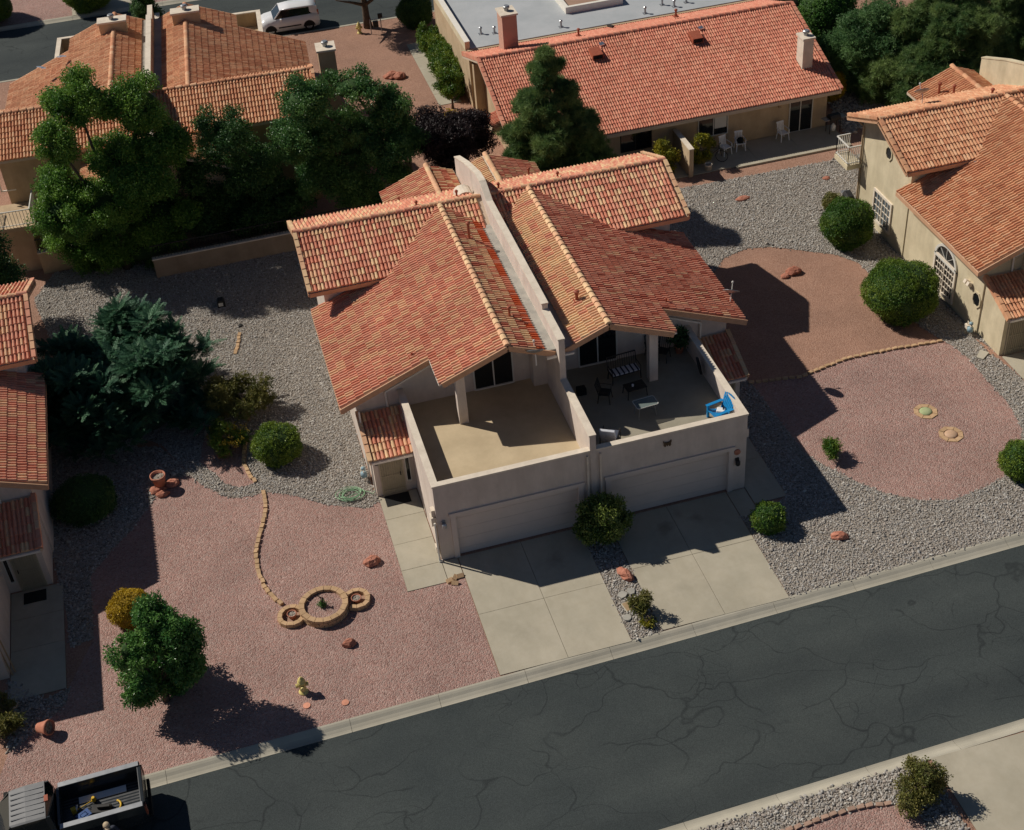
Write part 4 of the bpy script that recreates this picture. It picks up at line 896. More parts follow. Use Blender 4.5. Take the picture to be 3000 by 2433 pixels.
def broad(label, base, c, R_, n, mat, seed, dens=26, kind='leaf', f=(.30,.5), name='broadleaf_tree', cat='tree', group=None, extra=(), trunk=.16, corem='g', limbs=6, cs=.8, lo=.62):
    t = thing(name, label, cat, base, group=group); r = np.random.default_rng(seed); loc = (c[0]-base[0], c[1]-base[1], c[2])
    cen, rad = blob(r, loc, R_, n, f)
    for (ex, ey, ez, er) in extra: cen.append((ex-base[0], ey-base[1], ez)); rad.append((er,er,er*.9))
    make_trunk(t, max(.5, loc[2]), trunk, [(r.uniform(0,6.28), r.uniform(.4,1), R_[0]*.8, r.uniform(.3,1.2)) for _ in range(limbs)], seed, (loc[0],loc[1]))
    crown('crown', cen, rad, kind, mat, dens, t, seed+1, lo=lo)
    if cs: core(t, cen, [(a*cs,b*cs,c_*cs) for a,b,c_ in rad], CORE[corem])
    return t
# --- the large trees behind the duplex
tb = D(232, 548)
def atY(dx, dy, Y): return GY(dx*K, dy*K, Y)
def tree_at(label, Y, ell, n, mat, seed, basex=None, **k):
    """ell: crown outline on the photo as centre and half sizes (D px), at depth Y"""
    cx, cy, hx, hy = ell; c = atY(cx, cy, Y); l = atY(cx-hx, cy, Y); tp = atY(cx, cy-hy, Y); rx = abs(c.x-l.x); rz = (tp.z-c.z)*.92
    return broad(label, (basex if basex is not None else c.x, Y, 0), c, (rx, min(rx, 2.4), max(.4, rz)), n, mat, seed, **k)
def tree_ell(label, Y, ells, mat, seed, base=None, dens=34, kind='leaf', f=.36, per=26, trunk=.16, cs=.6, depth=1.7, corem='g', limbs=7, grow=1.08):
    """crown built from several lobes outlined on the photo (D px), all about depth Y"""
    r = np.random.default_rng(seed); cen, rad = [], []; bx = base or atY(ells[-1][0], ells[-1][1], Y).x; lobes = []; lr = []
    for cx, cy, hx, hy in ells:
        hx, hy = hx*grow, hy*grow
        yy = Y+r.uniform(-.9,.9); c = atY(cx, cy, yy); rx = abs(c.x-atY(cx-hx, cy, yy).x); rz = abs(atY(cx, cy-hy, yy).z-c.z)*.9; lobes.append((c.x-bx, yy-Y, c.z)); lr.append((rx, min(rx, depth), rz))
        a_, b_ = blob(r, (c.x-bx, yy-Y, c.z), (rx*.9, min(rx, depth), rz*.9), per, (f*.7, f*1.1)); cen += a_; rad += b_
    t = thing('broadleaf_tree', label, 'tree', (bx, Y, 0)); mb = MB(); h = max(l[2] for l in lobes)
    tops = sorted(lobes, key=lambda l: -l[2]); fork = (0, 0, max(.6, h*.28)); mb.tube([(0,0,0),(.03,.02,fork[2]*.5),fork], [trunk*1.3,trunk,trunk*.85], 8)
    for l in tops: m_ = Vector(fork).lerp(Vector(l), .5)+Vector((r.uniform(-.15,.15), r.uniform(-.15,.15), .15)); mb.tube([fork, m_, l, (l[0]*1.05,l[1]*1.05,l[2]+.5)], [trunk*.6,trunk*.4,trunk*.2,.02], 6)
    obj('trunk', mb, M['bark'], t, True); crown('crown', cen, rad, kind, mat, dens, t, seed+1)
    core(t, lobes, [(a*cs,b*cs,c_*cs) for a,b,c_ in lr], CORE[corem]); return t
tree_ell('tall bright green tree with bare forked limbs in front of the tan duplex', 26.0, [(160,215,70,55),(296,222,68,58),(118,300,40,48),(345,298,48,52),(128,385,46,48),(300,370,70,50),(215,425,60,45),(180,480,90,48),(335,450,78,55),(310,520,95,40),(215,530,80,35),(250,320,60,40),(130,440,60,50)], 'ash', 101, base=-10.4, trunk=.2, grow=1.34)
tree_ell('thin shaded tree between two larger trees behind the duplex', 26.6, [(465,270,65,52),(420,350,60,62),(525,350,70,66),(470,430,85,60),(540,455,70,52),(400,450,60,60),(590,420,60,55)], 'ashdk', 102, trunk=.1, dens=28, cs=.4, grow=1.12)
tree_ell('broad dark green tree overhanging the tan duplex eave', 25.6, [(632,212,66,52),(735,185,74,42),(820,235,55,60),(615,295,60,55),(715,285,95,70),(810,320,70,60),(690,370,80,55),(765,395,70,48),(850,290,40,40)], 'mul', 103, trunk=.18)
tree_at('dark purple leaf plum beside the pine', 27.0, (940,290,88,66), 24, 'plum', 104, dens=52, f=(.34,.5), kind='mid', trunk=.1, corem='p')
broad('dark tree at the edge of the yard past the juniper', (-17.3,22.5,0), (-17.6,22.3,3.6), (2.6,2.2,3.4), 28, 'ashdk', 105, dens=30, trunk=.15)
broad('street tree with thick dark trunk beside the far road', (6.9,50.6,0), (6.7,50.6,4.7), (2.9,2.2,1.9), 20, 'ash', 106, dens=26, trunk=.26)
# --- front tree and its yellow neighbour
tree_ell('glossy green rounded tree on the pink gravel near the parked pickup', -3.5, [(318,1292,46,38),(372,1328,52,52),(272,1365,44,46),(345,1392,72,54),(295,1432,46,38),(388,1385,42,42)], 'ftree', 107, base=-10.75, kind='mid', dens=56, per=22, f=.42, trunk=.1, depth=1.4, grow=1.12)
# --- pines
def pine(label, Y, top, wid, n, seed, basex, mat='pine', bot=.5, dens=24, ypow=.8, lean=0.):
    """top: D px of the tip, wid: crown half-width in metres at the foot"""
    tp = atY(top[0], top[1], Y); h = tp.z; t = thing('pine_tree', label, 'tree', (basex, Y, 0)); r = np.random.default_rng(seed)
    dx = tp.x-basex; cen, rad = [], []
    for i in range(n):
        f = (i+.5)/n; z = bot+(h-bot-.3)*f; w_ = wid*((1-f)**ypow)*r.uniform(.8,1.1)*(1-.25*max(0,.18-f)/.18); k = max(3, int(7*(1-f)+2))
        a0 = r.uniform(0,6.28)
        for j in range(k):
            a = a0+6.28*j/k+r.normal(0,.25); q = r.uniform(.34,.58)*(1-.45*f)*max(1., wid/2.3)
            rr = max(.1, w_-q*.5)*r.uniform(.78,1.05); cen.append((dx*f+rr*math.cos(a), rr*math.sin(a), z+r.normal(0,.28)+rr*.10)); rad.append((q*1.15,q*1.15,q*.8))
    mb = MB(); mb.tube([(0,0,0),(dx*.5,0,h*.5),(dx*.97,0,h*.97)], [.22,.14,.03], 8)
    for c in cen[::3]: mb.tube([(dx*max(0,c[2]-.5)/h,0,max(.2,c[2]-.5)), (c[0]*.5,c[1]*.5,c[2]-.3), c], [.05,.035,.015], 5)
    obj('trunk', mb, M['bark'], t, True)
    crown('crown', cen, rad, 'needle', mat, dens, t, seed+1, lo=.45, hi=1.08, tip='up', s=(.75,1.3))
    core(t, cen, [(a*.5,b*.5,c_*.5) for a,b,c_ in rad], CORE['g']); return t
pine('conical pine standing between the duplex and the bungalow', 23.2, (1140,108), 3.35, 19, 111, 12.0, dens=44, bot=.6, ypow=.62)
pine('tall dark pine behind the cream house', 27.5, (2010,-60), 4.4, 17, 112, 35.2, dens=34, ypow=.6)
pine('second pine at the frame corner beyond the cream house', 30.5, (2120,-90), 4.2, 16, 113, 41.0, dens=30, ypow=.6)
tree_at('feathery pale green tree beside the bungalow chimney', 30.0, (1820,95,85,105), 30, 'feather', 114, kind='thin', dens=52, f=(.26,.44), trunk=.14, cs=.66)
# --- the spreading blue-green juniper
def juniper():
    t = thing('juniper', 'huge spreading blue green juniper beside the river rock', 'shrub', (-11.0,13.8,0)); r = np.random.default_rng(120); cen, rad = [], []; mb = MB()
    for i in range(64):          # arching branches, each a string of tapering tufts
        a = r.uniform(0,6.28); up = r.uniform(.05,1.25); L_ = r.uniform(3.2,5.0)*(1-.2*up); d_ = np.array([math.cos(a)*1.0, math.sin(a)*.92, 0]); rise = up*2.6; pts = [(0,0,.2)]
        for k in range(1, 7):
            f = k/6; p = d_*L_*f*(1-.12*up*f)+np.array([r.normal(0,.12), r.normal(0,.12), .35+rise*math.sin(min(1.57,f*1.75))+.25*f]); pts.append(tuple(p))
            if k > 1: q = (.62-.30*f)*r.uniform(.75,1.25); cen.append(tuple(p)); rad.append((q*1.2,q*1.05,q*.55))
        mb.tube(pts, [.09,.07,.055,.04,.03,.02,.01], 5)
    for i in range(22): a = r.uniform(0,6.28); f = math.sqrt(r.uniform(0,.5)); cen.append((3.2*f*math.cos(a),3*f*math.sin(a),3.3*(1-f*.6)*r.uniform(.8,1.1))); rad.append((.6,.55,.38))
    obj('trunk', mb, M['bark'], t, True); crown('crown', cen, rad, 'spray', 'jun', 30, t, 121, lo=.35, hi=1.1, tip='out', s=(.7,1.5))
    core(t, [(0,0,1.1)], [(4.2,3.8,2.4)], CORE['j'])
juniper()
# --- clipped globes
def globe(label, p, rx, rz, seed, mat='hedge', z0=None, name='clipped_bush', group=None, kind='small', dens=210, cm='g', s=(.8,1.2), lo=.93, ry=None):
    t = thing(name, label, 'shrub', (p[0], p[1], 0), group=group); z = rz*.92 if z0 is None else z0; ry = ry or rx
    r = np.random.default_rng(seed); crown('crown', [(0,0,z)], [(rx,ry,rz)], kind, mat, dens, t, seed, lo=lo, hi=1.035, s=s)
    c = MB(); n = 14; c.lathe([(math.sin(math.pi*k/n)*rx*.95, -math.cos(math.pi*k/n)*rz*.95) for k in range(n+1)], (0,0,z), 20, sy=ry/rx)
    c.v = [(x, y, max(.0, zz_)) for x, y, zz_ in c.v]; obj('inner_foliage', c, CORE[cm], t, True)
    mb = MB(); mb.tube([(0,0,0),(0,0,.3)], .06, 6); obj('trunk', mb, M['bark'], t)
    return t
globe('clipped round bush on river rock by the curved block edging', (-5.05,8.25), .98, .82, 131)
globe('clipped globe bush against the cream house wall by its rectangular window', (24.0,14.9), 1.22, 1.22, 132)
globe('largest clipped dome bush in front of the arched window', (23.55,8.65), 1.62, 1.32, 133)
gq = G(2254,1510,.65); globe('clipped ball bush half in shade beside the second driveway', (gq.x,gq.y), .62, .56, 134)
globe('little olive ball shrub beside the cream house grill', (24.7,18.0), .48, .48, 136, mat='olive', cm='o')
globe('clipped bush with an orange stone at its foot by the pink island', (22.75,-2.9), .85, .75, 137)
gq = D(273,1274,.55); globe('bright yellow dome bush behind the glossy front tree', (gq.x,gq.y), .74, .64, 138, mat='yell', cm='y', dens=230)
globe('large clipped globe across the far road at the drive', (-10.9,62.2), 1.6, 1.35, 139, mat='hedge')
globe('large clipped globe across the far road on pink gravel', (-17.9,62.7), 1.9, 1.5, 140, mat='hedge')
globe('dark clipped globe under the street tree', (10.0,49.6), 1.15, 1.05, 141, mat='ashdk')
globe('yellow bush squeezed behind the bungalow chimney', (30.0,29.4), .85, .85, 142, mat='yell', cm='y')
globe('dense round evergreen past the end of the red roof', (32.5,35.6), 1.9, 2.2, 143, mat='ash', kind='mid', dens=60, s=(.9,1.3), lo=.85)
globe('dark shaded bush beside the rose house walk', (-13.0,7.6), 1.25, .7, 144, mat='ashdk', dens=150)
globe('little bright yellow shrub at the end of the bungalow path', (8.6,33.6), .7, .75, 145, mat='yell', cm='y', kind='mid', dens=70, lo=.7)
# --- loose shrubs
def shrub(label, p, R_, n, mat, seed, kind='mid', dens=45, name='shrub', cm='g', f=(.35,.55), cs=.6, group=None, cat='shrub'):
    return broad(label, (p[0],p[1],0), (p[0],p[1],R_[2]), R_, n, mat, seed, dens=dens, kind=kind, f=f, name=name, cat=cat, trunk=.035, corem=cm, limbs=5, cs=cs, group=group)
shrub('leafy light green bush between the two garage doors', (6.13,-.98), (1.0,.82,.98), 26, 'shiny', 151, dens=80, kind='mid', f=(.32,.48), cs=.75)
p = D(480,770); shrub('airy olive shrub beside the juniper', (-6.3,11.8), (1.55,1.4,.95), 24, 'olive', 153, dens=44, kind='thin', cm='o', cs=.25)
s_ = shrub('low shrub covered in yellow flowers in the block planter', (-7.0,9.6), (1.0,.8,.6), 12, 'hedge', 154, dens=50, kind='thin', cs=.5)
r = np.random.default_rng(9); a = r.uniform(0,6.28,60); q = np.sqrt(r.uniform(0,1,60))
scatter('flowers', np.stack([q*np.cos(a)*.95, q*np.sin(a)*.8, 1.05-.35*q+r.uniform(-.05,.12,60)],1), r.uniform(0,6.28,(60,3)), np.full((60,3),1.1), r.uniform(0,1,60), source('small','flower'), s_)
shrub('dry brownish shrub by the tipped clay pot', (-16.2,-2.75), (.95,.8,.6), 10, 'olive', 155, dens=60, kind='thin', cm='o', cs=.5)
shrub('reddish green shrub across the street beside the concrete drive', (11.55,-15.25), (.82,.85,.75), 14, 'olive', 156, dens=110, kind='small', cm='o', cs=.85)
shrub('small ragged tree in the rock strip between driveways', (6.05+.2,-4.95), (.42,.38,.62), 8, 'olive', 157, dens=80, kind='thin', cm='o', cs=.3)
shrub('tiny tuft plant beside the ragged tree between driveways', (6.25,-5.65), (.25,.25,.22), 4, 'ygreen', 158, dens=80, kind='thin', cs=0)
shrub('short spiky green plant on the pink gravel island', (16.35,.55), (.5,.48,.42), 9, 'hedge', 159, dens=90, kind='thin', cs=.6)
shrub('yellow flowering shrub left of the divider wall', (18.25,24.7), (.75,.55,.95), 14, 'ygreen', 160, dens=70)
shrub('yellow green shrub behind the bicycle on the shaded patio', (20.25,24.9), (.8,.5,.95), 14, 'ygreen', 161, dens=70)
for i in range(6): shrub('bushy hedge plant in the row along the bungalow side wall', (10.05-.02*i,38.6+1.28*i), (.85,.95,1.0), 13, 'hedge', 170+i, dens=52, kind='mid', group='hedge along the bungalow wall', cs=.8)
broad('small round headed tree at the end of the bungalow hedge', (9.35,36.8,0), (9.35,36.7,1.75), (.95,.9,.85), 12, 'hedge', 180, dens=55, kind='mid', trunk=.08, cs=.6, limbs=5)
t = thing('cypress', 'dark columnar cypress beyond the tan duplex ridge', 'tree', (-6.9,56.6-8.0,0))
cen = [(.0+.25*math.sin(i*2.1),.25*math.cos(i*2.1),.6+i*.5) for i in range(13)]; rad = [(.95*(1-.035*i),.95*(1-.035*i),.6) for i in range(13)]
mb = MB(); mb.tube([(0,0,0),(0,0,6)], [.12,.03], 6); obj('trunk', mb, M['bark'], t); crown('crown', cen, rad, 'small', 'ashdk', 60, t, 181, lo=.8, s=(1.2,1.8)); core(t, cen, [(a*1.2,b*1.2,c_*1.2) for a,b,c_ in rad], CORE['g'])

# ------------------------------------------------------------------ block edging
def poly_resample(pts, step):
    out = []; pts = [Vector(p) for p in pts]; d0 = 0.
    for a, b in zip(pts[:-1], pts[1:]):
        L_ = (b-a).length; t = (b-a)/L_; s = d0
        while s < L_: out.append((a+t*s, t)); s += step
        d0 = s-L_
    return out
BLK = []
for k_ in range(3):
    mb = MB(); r_ = random.Random(k_); mb.box(-.132,.132,-.085,.085,-.03,.09); mb.v = [(x+r_.uniform(-.012,.012), y+r_.uniform(-.012,.012), z+(r_.uniform(-.01,.012) if z > 0 else 0)) for x,y,z in mb.v]; BLK.append(mb.mesh('block', M['block']))
def edging(label, pts, step=.288, sc=1., mat=None):
    P_ = poly_resample([(p.x, p.y, 0) for p in pts], step); t = thing('block_edging', label, 'edging', P_[0][0])
    for p, d_ in P_:
        o = bpy.data.objects.new('block', rnd.choice(BLK)); COL.objects.link(o); o.parent = t
        o.location = (p.x-P_[0][0].x+rnd.uniform(-.015,.015), p.y-P_[0][0].y+rnd.uniform(-.015,.015), .0+rnd.uniform(-.012,.012)); o.rotation_euler = (rnd.gauss(0,.04), rnd.gauss(0,.04), math.atan2(d_.y, d_.x)+rnd.gauss(0,.09)); o.scale = (sc*.95,sc*.86,1)
    if mat: 
        for c in t.children: c.material_slots[0].link = 'OBJECT'; c.material_slots[0].material = M[mat]
    return t
q1 = [(350+a/4.282, 1300+b/4.282) for a, b in ((1805,625),(1830,740),(1835,800),(1830,860),(1810,990),(1765,1125),(1735,1260),(1722,1395),(1720,1460),(1728,1525),(1755,1655),(1785,1725))]
q1 += [(a/2.141, 1622+b/2.141) for a, b in ((1645,175),(1660,210),(1680,240),(1725,290),(1775,330))]
edging('long curving row of tan blocks leading to the ring planters', [G(*p) for p in q1])
edging('curved tan block row against the clipped round bush', [G(350+a/4.282, 1300+b/4.282) for a, b in ((1590,-40),(1580,20),(1563,110),(1560,160),(1562,220),(1570,270),(1590,320),(1615,370),(1650,425),(1700,480))])
edging('tan block arc below the yellow flowering shrub', [G(500+a/3.3125, 800+b/3.3125) for a, b in ((395,1485),(430,1530),(470,1562),(540,1592),(600,1603),(660,1614),(710,1612))])
edging('short tan block row beside the olive shrub planter', [G(500+a/3.3125, 800+b/3.3125) for a, b in ((735,1350),(750,1400),(765,1460))])
edging('short row of tan blocks lying in the river rock', [G(500+a/3.3125, 800+b/3.3125) for a, b in ((668,605),(662,660),(655,710),(640,750),(620,800))])
edging('long low block border between red dirt and pink gravel island', [G(2000+a/2.141, 811+b/2.141) for a, b in ((430,668),(620,645),(740,632),(850,586),(1020,519),(1160,489),(1330,456),(1510,425),(1640,403))], .30, .9)
edging('block border across the street around pink gravel', [G(2000+a/2.141, 1622+b/2.141) for a, b in ((560,1775),(660,1740),(760,1710),(900,1655),(1040,1616),(1170,1587),(1300,1572))], .30, .9, 'block_dull')
# ------------------------------------------------------------------ ring planters
def ring(label, c, ro, ri, n, h, courses=1, gap=None, fill=None):
    t = thing('ring_planter', label, 'planter', (c.x, c.y, 0)); ch = h/courses
    for k in range(courses):
        for i in range(n):
            if gap and gap[0] <= i < gap[1]: continue
            a0 = 2*math.pi*(i+.03+.5*k)/n; a1 = 2*math.pi*(i+.97+.5*k)/n; mb = MB(); j = rnd.uniform(-.012,.012)
            mb.prism([((ro+j)*math.cos(a0),(ro+j)*math.sin(a0)),((ro+j)*math.cos(a1),(ro+j)*math.sin(a1)),((ri+j)*math.cos(a1),(ri+j)*math.sin(a1)),((ri+j)*math.cos(a0),(ri+j)*math.sin(a0))], k*ch, (k+1)*ch-.01+rnd.uniform(-.008,.004)); obj('block', mb, M['block'], t)
    if fill:
        mb = MB(); mb.sheet([(ri*1.02*math.cos(2*math.pi*i/24), ri*1.02*math.sin(2*math.pi*i/24)) for i in range(24)], fill[1]); obj('fill', mb, M[fill[0]], t)
    return t
Q = lambda x, y, z: G(780+x/6.11, 1650+y/6.11, z)
c0 = Q(1020,720,.36); ring('large round planter of tan blocks filled with pink gravel', c0, .92, .71, 18, .36, 3, fill=('pink',.22))
shrub('small grey green weed in the large ring planter', (c0.x,c0.y), (.13,.12,.09), 4, 'mul', 190, dens=90, kind='thin', cs=0)
for o_ in bpy.data.objects:
    if o_.get('label') == 'small grey green weed in the large ring planter': o_.location.z = .2
c1_ = Q(450,920,.2); ring('small closed ring of tan blocks joined to the block row', c1_, .53, .36, 12, .2, 1, fill=('soil',.012))
c2_ = Q(1610,620,.2); ring('small open ring of tan blocks with a broken side', c2_, .53, .36, 11, .2, 1, (5,7), fill=('soil',.012))
def pot(label, p, r0, r1, h, tilt=(0,0,0), mat='terracotta', name='clay_pot', soil=True):
    t = thing(name, label, 'pot', p); t.rotation_euler = tilt; mb = MB(); mb.lathe([(r0*.9,0),(r0,.0),(r1*.97,h*.8),(r1*1.08,h*.82),(r1*1.08,h),(r1*.94,h),(r1*.9,h*.55)], (0,0,0), 20); obj('body', mb, M[mat], t, True)
    if soil: mb = MB(); mb.lathe([(0,h*.78),(r1*.93,h*.8)], (0,0,0), 20); obj('soil', mb, M['bed'], t)
    return t
pot('terracotta pot set inside the small closed block ring', (c1_.x+.02,c1_.y+.02,.012), .12, .17, .22); pot('terracotta bowl set inside the broken block ring', (c2_.x,c2_.y,.012), .12, .18, .2)
def rock(label, p, s, seed, mat='redrock', flat=.55, name='boulder', rz=0, group=None):
    r = random.Random(seed); mb = MB(); t_ = (1+5**.5)/2; n = 9
    # faceted lump: jittered lathe
    pr = [(.0,-.1),(.82,.0),(1.,.28),(.86,.62),(.55,.9),(.0,1.)]; seg = 11; vs = []; fs = []
    for (q, z) in pr:
        for k in range(seg): a = 2*math.pi*k/seg+r.uniform(-.15,.15); vs.append((q*math.cos(a)*s[0]*r.uniform(.82,1.15), q*math.sin(a)*s[1]*r.uniform(.82,1.15), (z+r.uniform(-.06,.06))*s[2]))
    for i in range(len(pr)-1):
        for k in range(seg): k2 = (k+1)%seg; fs.append((i*seg+k,i*seg+k2,(i+1)*seg+k2,(i+1)*seg+k))
    mb.add(vs, fs); o = obj(name, mb, M[mat], None); o.location = p; o.rotation_euler = (0,0,rz); tag(o, label, 'rock', group); return o
g = G(1090,1650); rock('angular red boulder on pink gravel beside the front walk', g, (.36,.26,.3), 1, rz=.2)
g = G(1024,1890); rock('red boulder on pink gravel below the ring planters', g, (.27,.2,.26), 2)
g = G(2458,1575); rock('smooth red boulder on river rock near the street', g, (.36,.22,.24), 3, rz=-.4)
g = G(1832,1690); rock('long upright pink boulder in the strip between driveways', g, (.42,.2,.34), 4, rz=-1.2)
g = G(2175,585); rock('flat red slab stone on the river rock behind the duplex', g, (.42,.22,.16), 5, rz=.2)
g = G(2420,525); rock('small red stone on river rock near the cream house', g, (.22,.18,.14), 6)
g = G(2325,800); rock('dark red boulder on the red dirt clearing', g, (.42,.3,.3), 7); g = G(2300,812); rock('smaller red stone touching the boulder on red dirt', g, (.24,.2,.16), 8)
g = G(1149,226); rock('red boulder on gravel near the bungalow path', g, (.55,.4,.35), 9); g = G(1170,228); rock('darker red boulder beside its twin near the bungalow path', g, (.42,.38,.34), 10)
g = G(2938,1350); rock('orange stone at the foot of the clipped bush', g, (.2,.2,.2), 11)
g = G(480,1432); rock('rough red lava rock under the urn', (g.x-.25,g.y-.1,0), (.34,.28,.24), 12); rock('rough red lava rock to one side of the urn', (g.x+.35,g.y+.15,0), (.36,.26,.22), 13)
rock('lumpy red rocks before the urn', (g.x-.05,g.y-.4,0), (.3,.2,.2), 14)
pot('large terracotta urn standing on red rocks', (g.x-.1,g.y+.05,.18), .2, .3, .55)
g = G(655,1335); mb = MB(); mb.obox((0,0,.03),(.28,.05,.01),(-.03,.12,.02),(0,0,.035)); mb.obox((.02,-.14,.10),(.26,.02,0),(0,.06,-.05),(0,.01,.03)); o = obj('clay_slab', mb, M['terracotta'], None); o.location = g; tag(o, 'broken terracotta slab lying on the pink gravel wedge', 'slab')
g = G(118,2145); t = pot('toppled ribbed clay pot at the edge of the river rock', (g.x,g.y,.24), .16, .25, .5, (R(75),0,R(60)))
for px, py, lab in ((899,2069,'round pink stepping disc near the hydrant'),(1012,2060,'round pink stepping disc on gravel by the kerb')):
    g = G(px, py); mb = MB(); mb.lathe([(.13,0),(.13,.03),(.0,.035)], (0,0,0), 16); o = obj('stepping_disc', mb, M['t_rose']); o.location = (g.x,g.y,.006); tag(o, lab, 'disc')
for i, (dx, dy, rz) in enumerate(((0,0,.3),(.22,.08,1.0),(.42,.12,.1),(.16,-.16,-.4))):
    g = G(1318,1705); mb = MB(); mb.obox((0,0,.05),(.13,0,.01),(0,.08,.02),(0,0,.045)); o = obj('loose_block', mb, M['block']); o.location = (g.x+dx,g.y+dy,.006); o.rotation_euler = (.15*i,.1,rz); tag(o, 'loose tan block in the pile at the walk corner', 'block', 'pile of loose blocks')
# flush stone rings with domed tops on the gravel island
dome_g = pm('dome_green', (.34,.40,.20), (.42,.46,.26), 6, .8); dome_p = pm('dome_pink', (.50,.32,.20), (.56,.38,.26), 6, .8)
for (px, py, m_, nm) in ((2712,1207,dome_g,'green'),(2786,1274,dome_p,'peach')):
    g = G(px, py); t = ring('flush tan stone ring holding a %s dome' % nm, g, .5, .30, 8, .05, 1, fill=('soil',-.0 if False else .009))
    mb = MB(); mb.lathe([(.27*math.cos(a), .10*math.sin(a)) for a in [math.pi/2*k/6 for k in range(7)]], (0,0,.012), 20); obj('dome', mb, m_, t, True)
# ------------------------------------------------------------------ hydrants, utility fittings
def hydrant(label, p):
    t = thing('fire_hydrant', label, 'hydrant', p); mb = MB(); mb.lathe([(.17,0),(.17,.05),(.12,.06),(.11,.48),(.15,.49),(.15,.55),(.13,.57),(.125,.62),(.09,.70),(.03,.74),(.03,.78),(0,.78)], (0,0,0), 16); obj('barrel', mb, M['yellow'], t, True)
    for d_ in ((1,0),(-1,0),(0,-1)):
        mb = MB(); mb.tube([(0,0,.38),(d_[0]*.19,d_[1]*.19,.38)], .065, 10); mb.tube([(d_[0]*.17,d_[1]*.17,.38),(d_[0]*.22,d_[1]*.22,.38)], .08, 8); obj('outlet', mb, M['yellow'], t)
    return t
hydrant('yellow fire hydrant on pink gravel by the near kerb', G(890,2028)); hydrant('yellow fire hydrant beside the far road', G(1054,98))
g = G(1104,98); t = thing('meter_stand', 'utility meter on a pipe frame beside the far road', 'meter', g); mb = MB()
for s in (-.35,.35): mb.tube([(s,0,0),(s,0,1.0)], .035, 6)
mb.tube([(-.35,0,.95),(.35,0,.95)], .03, 6); obj('frame', mb, M['grey_metal'], t); mb = MB(); mb.box(-.17,.17,-.1,.1,.45,.85); obj('meter', mb, M['dark'], t); mb = MB(); mb.box(.2,.5,-.05,.05,1.0,1.3); obj('box', mb, M['dark'], t)
g = G(650,898); t = thing('utility_pedestal', 'dark rounded utility box on the river rock', 'utility box', g); mb = MB(); mb.prism([(-.19,0),(-.19,.3),(-.12,.44),(.12,.44),(.19,.3),(.19,0)], -.17, .17, 'y'); obj('cabinet', mb, M['dark'], t, bevel=.02); mb = MB(); mb.box(-.14,.08,-.185,-.172,.12,.3); obj('label_plate', mb, M['frame'], t)
g = G(705,957); mb = MB(); mb.lathe([(.14,0),(.10,.08),(0,.1)], (0,0,0), 8); o = obj('valve_cap', mb, M['dark']); o.location = (g.x,g.y,.02); tag(o, 'small black cap above the short block row', 'cap')
def gas_meter(label, p, rz):
    t = thing('gas_meter', label, 'gas meter', p, rz); mb = MB(); mb.tube([(-.15,0,0),(-.15,0,.5),(.12,0,.62),(.12,0,.1)], .025, 6); obj('pipe', mb, M['stucco_cap'], t); mb = MB(); mb.lathe([(.0,0),(.13,.02),(.13,.2),(.0,.24)], (-.13,0,.22), 12); mb.lathe([(0,0),(.09,.02),(.09,.1),(0,.12)], (-.14,0,.6), 10); obj('meter', mb, pm('meter_blue', (.22,.33,.38), (.28,.40,.45), 6, .5), t, True); mb = MB(); mb.box(.0,.22,-.08,.08,.25,.45); obj('regulator', mb, M['stucco_cap'], t)
gas_meter('blue gas meter on river rock by the duplex entry', (-1.95,5.7,.02), R(90)); gas_meter('blue gas meter at the corner of the cream house', (25.55,6.1,.02), R(90))
# covers in the strip between the drives
Zs = lambda x, y: G(1700+x/7.137, 1650+y/7.137)
for (x, y, lab) in ((990,930,'brown water meter lid in a white frame between driveways'),(1190,900,'second brown water meter lid under the ragged tree')):
    g = Zs(x, y); t = thing('water_meter', lab, 'lid', (g.x,g.y,.02), R(10)); mb = MB(); mb.box(-.16,.16,-.24,.24,0,.04); obj('frame', mb, M['kerb'], t, bevel=.02); mb = MB(); mb.box(-.125,.125,-.205,.205,.04,.052); obj('lid', mb, M['wood'], t); mb = MB(); mb.lathe([(.035,0),(.035,.01)], (.04,-.13,.053), 10); obj('reader_cap', mb, M['white'], t)
for (x, y, r_, lab) in ((880,690,.19,'flat grey stone slab in the driveway strip'),(1060,620,.18,'larger flat grey stone slab in the driveway strip'),(980,1170,.15,'round grey concrete disc in the driveway strip')):
    g = Zs(x, y); rr = random.Random(x); mb = MB(); k = 6 if r_ > .16 else 16; mb.prism([((r_*(1 if k == 16 else rr.uniform(.75,1.1)))*math.cos(2*math.pi*i/k), (r_*(1 if k == 16 else rr.uniform(.75,1.1)))*math.sin(2*math.pi*i/k)) for i in range(k)], 0, .075); o = obj('stone_slab', mb, M['flash']); o.location = (g.x,g.y,.02); tag(o, lab, 'slab')
# hose, mat, splash block
g = G(1030,1455); t = thing('garden_hose', 'coiled green garden hose by the entry corner', 'hose', (g.x,g.y,.06)); mb = MB(); pts = []
for i in range(190):
    a = i*.22; rr = .36+.09*math.sin(i*.053)+.05*math.sin(i*.13); pts.append((rr*math.cos(a)*1.15+.07*math.sin(i*.031), rr*math.sin(a)*.85+.05*math.cos(i*.047), .02+.0006*i+.02*math.sin(a*1.3)))
pts += [(.45,.1,.05),(.7,-.05,.03),(.85,-.25,.03),(.95,-.1,.03),(1.15,.05,.03),(1.35,.1,.04),(1.4,.3,.2)]
mb.tube(pts, .014, 6); obj('coil', mb, M['greenhose'], t, True)
mb = MB(); mb.box(-.5,.5,-.32,.32,0,.015); o = obj('doormat', mb, M['mat']); o.location = (-.9,3.98,.036); tag(o, 'black doormat at the barred entry door of the pink duplex', 'doormat')
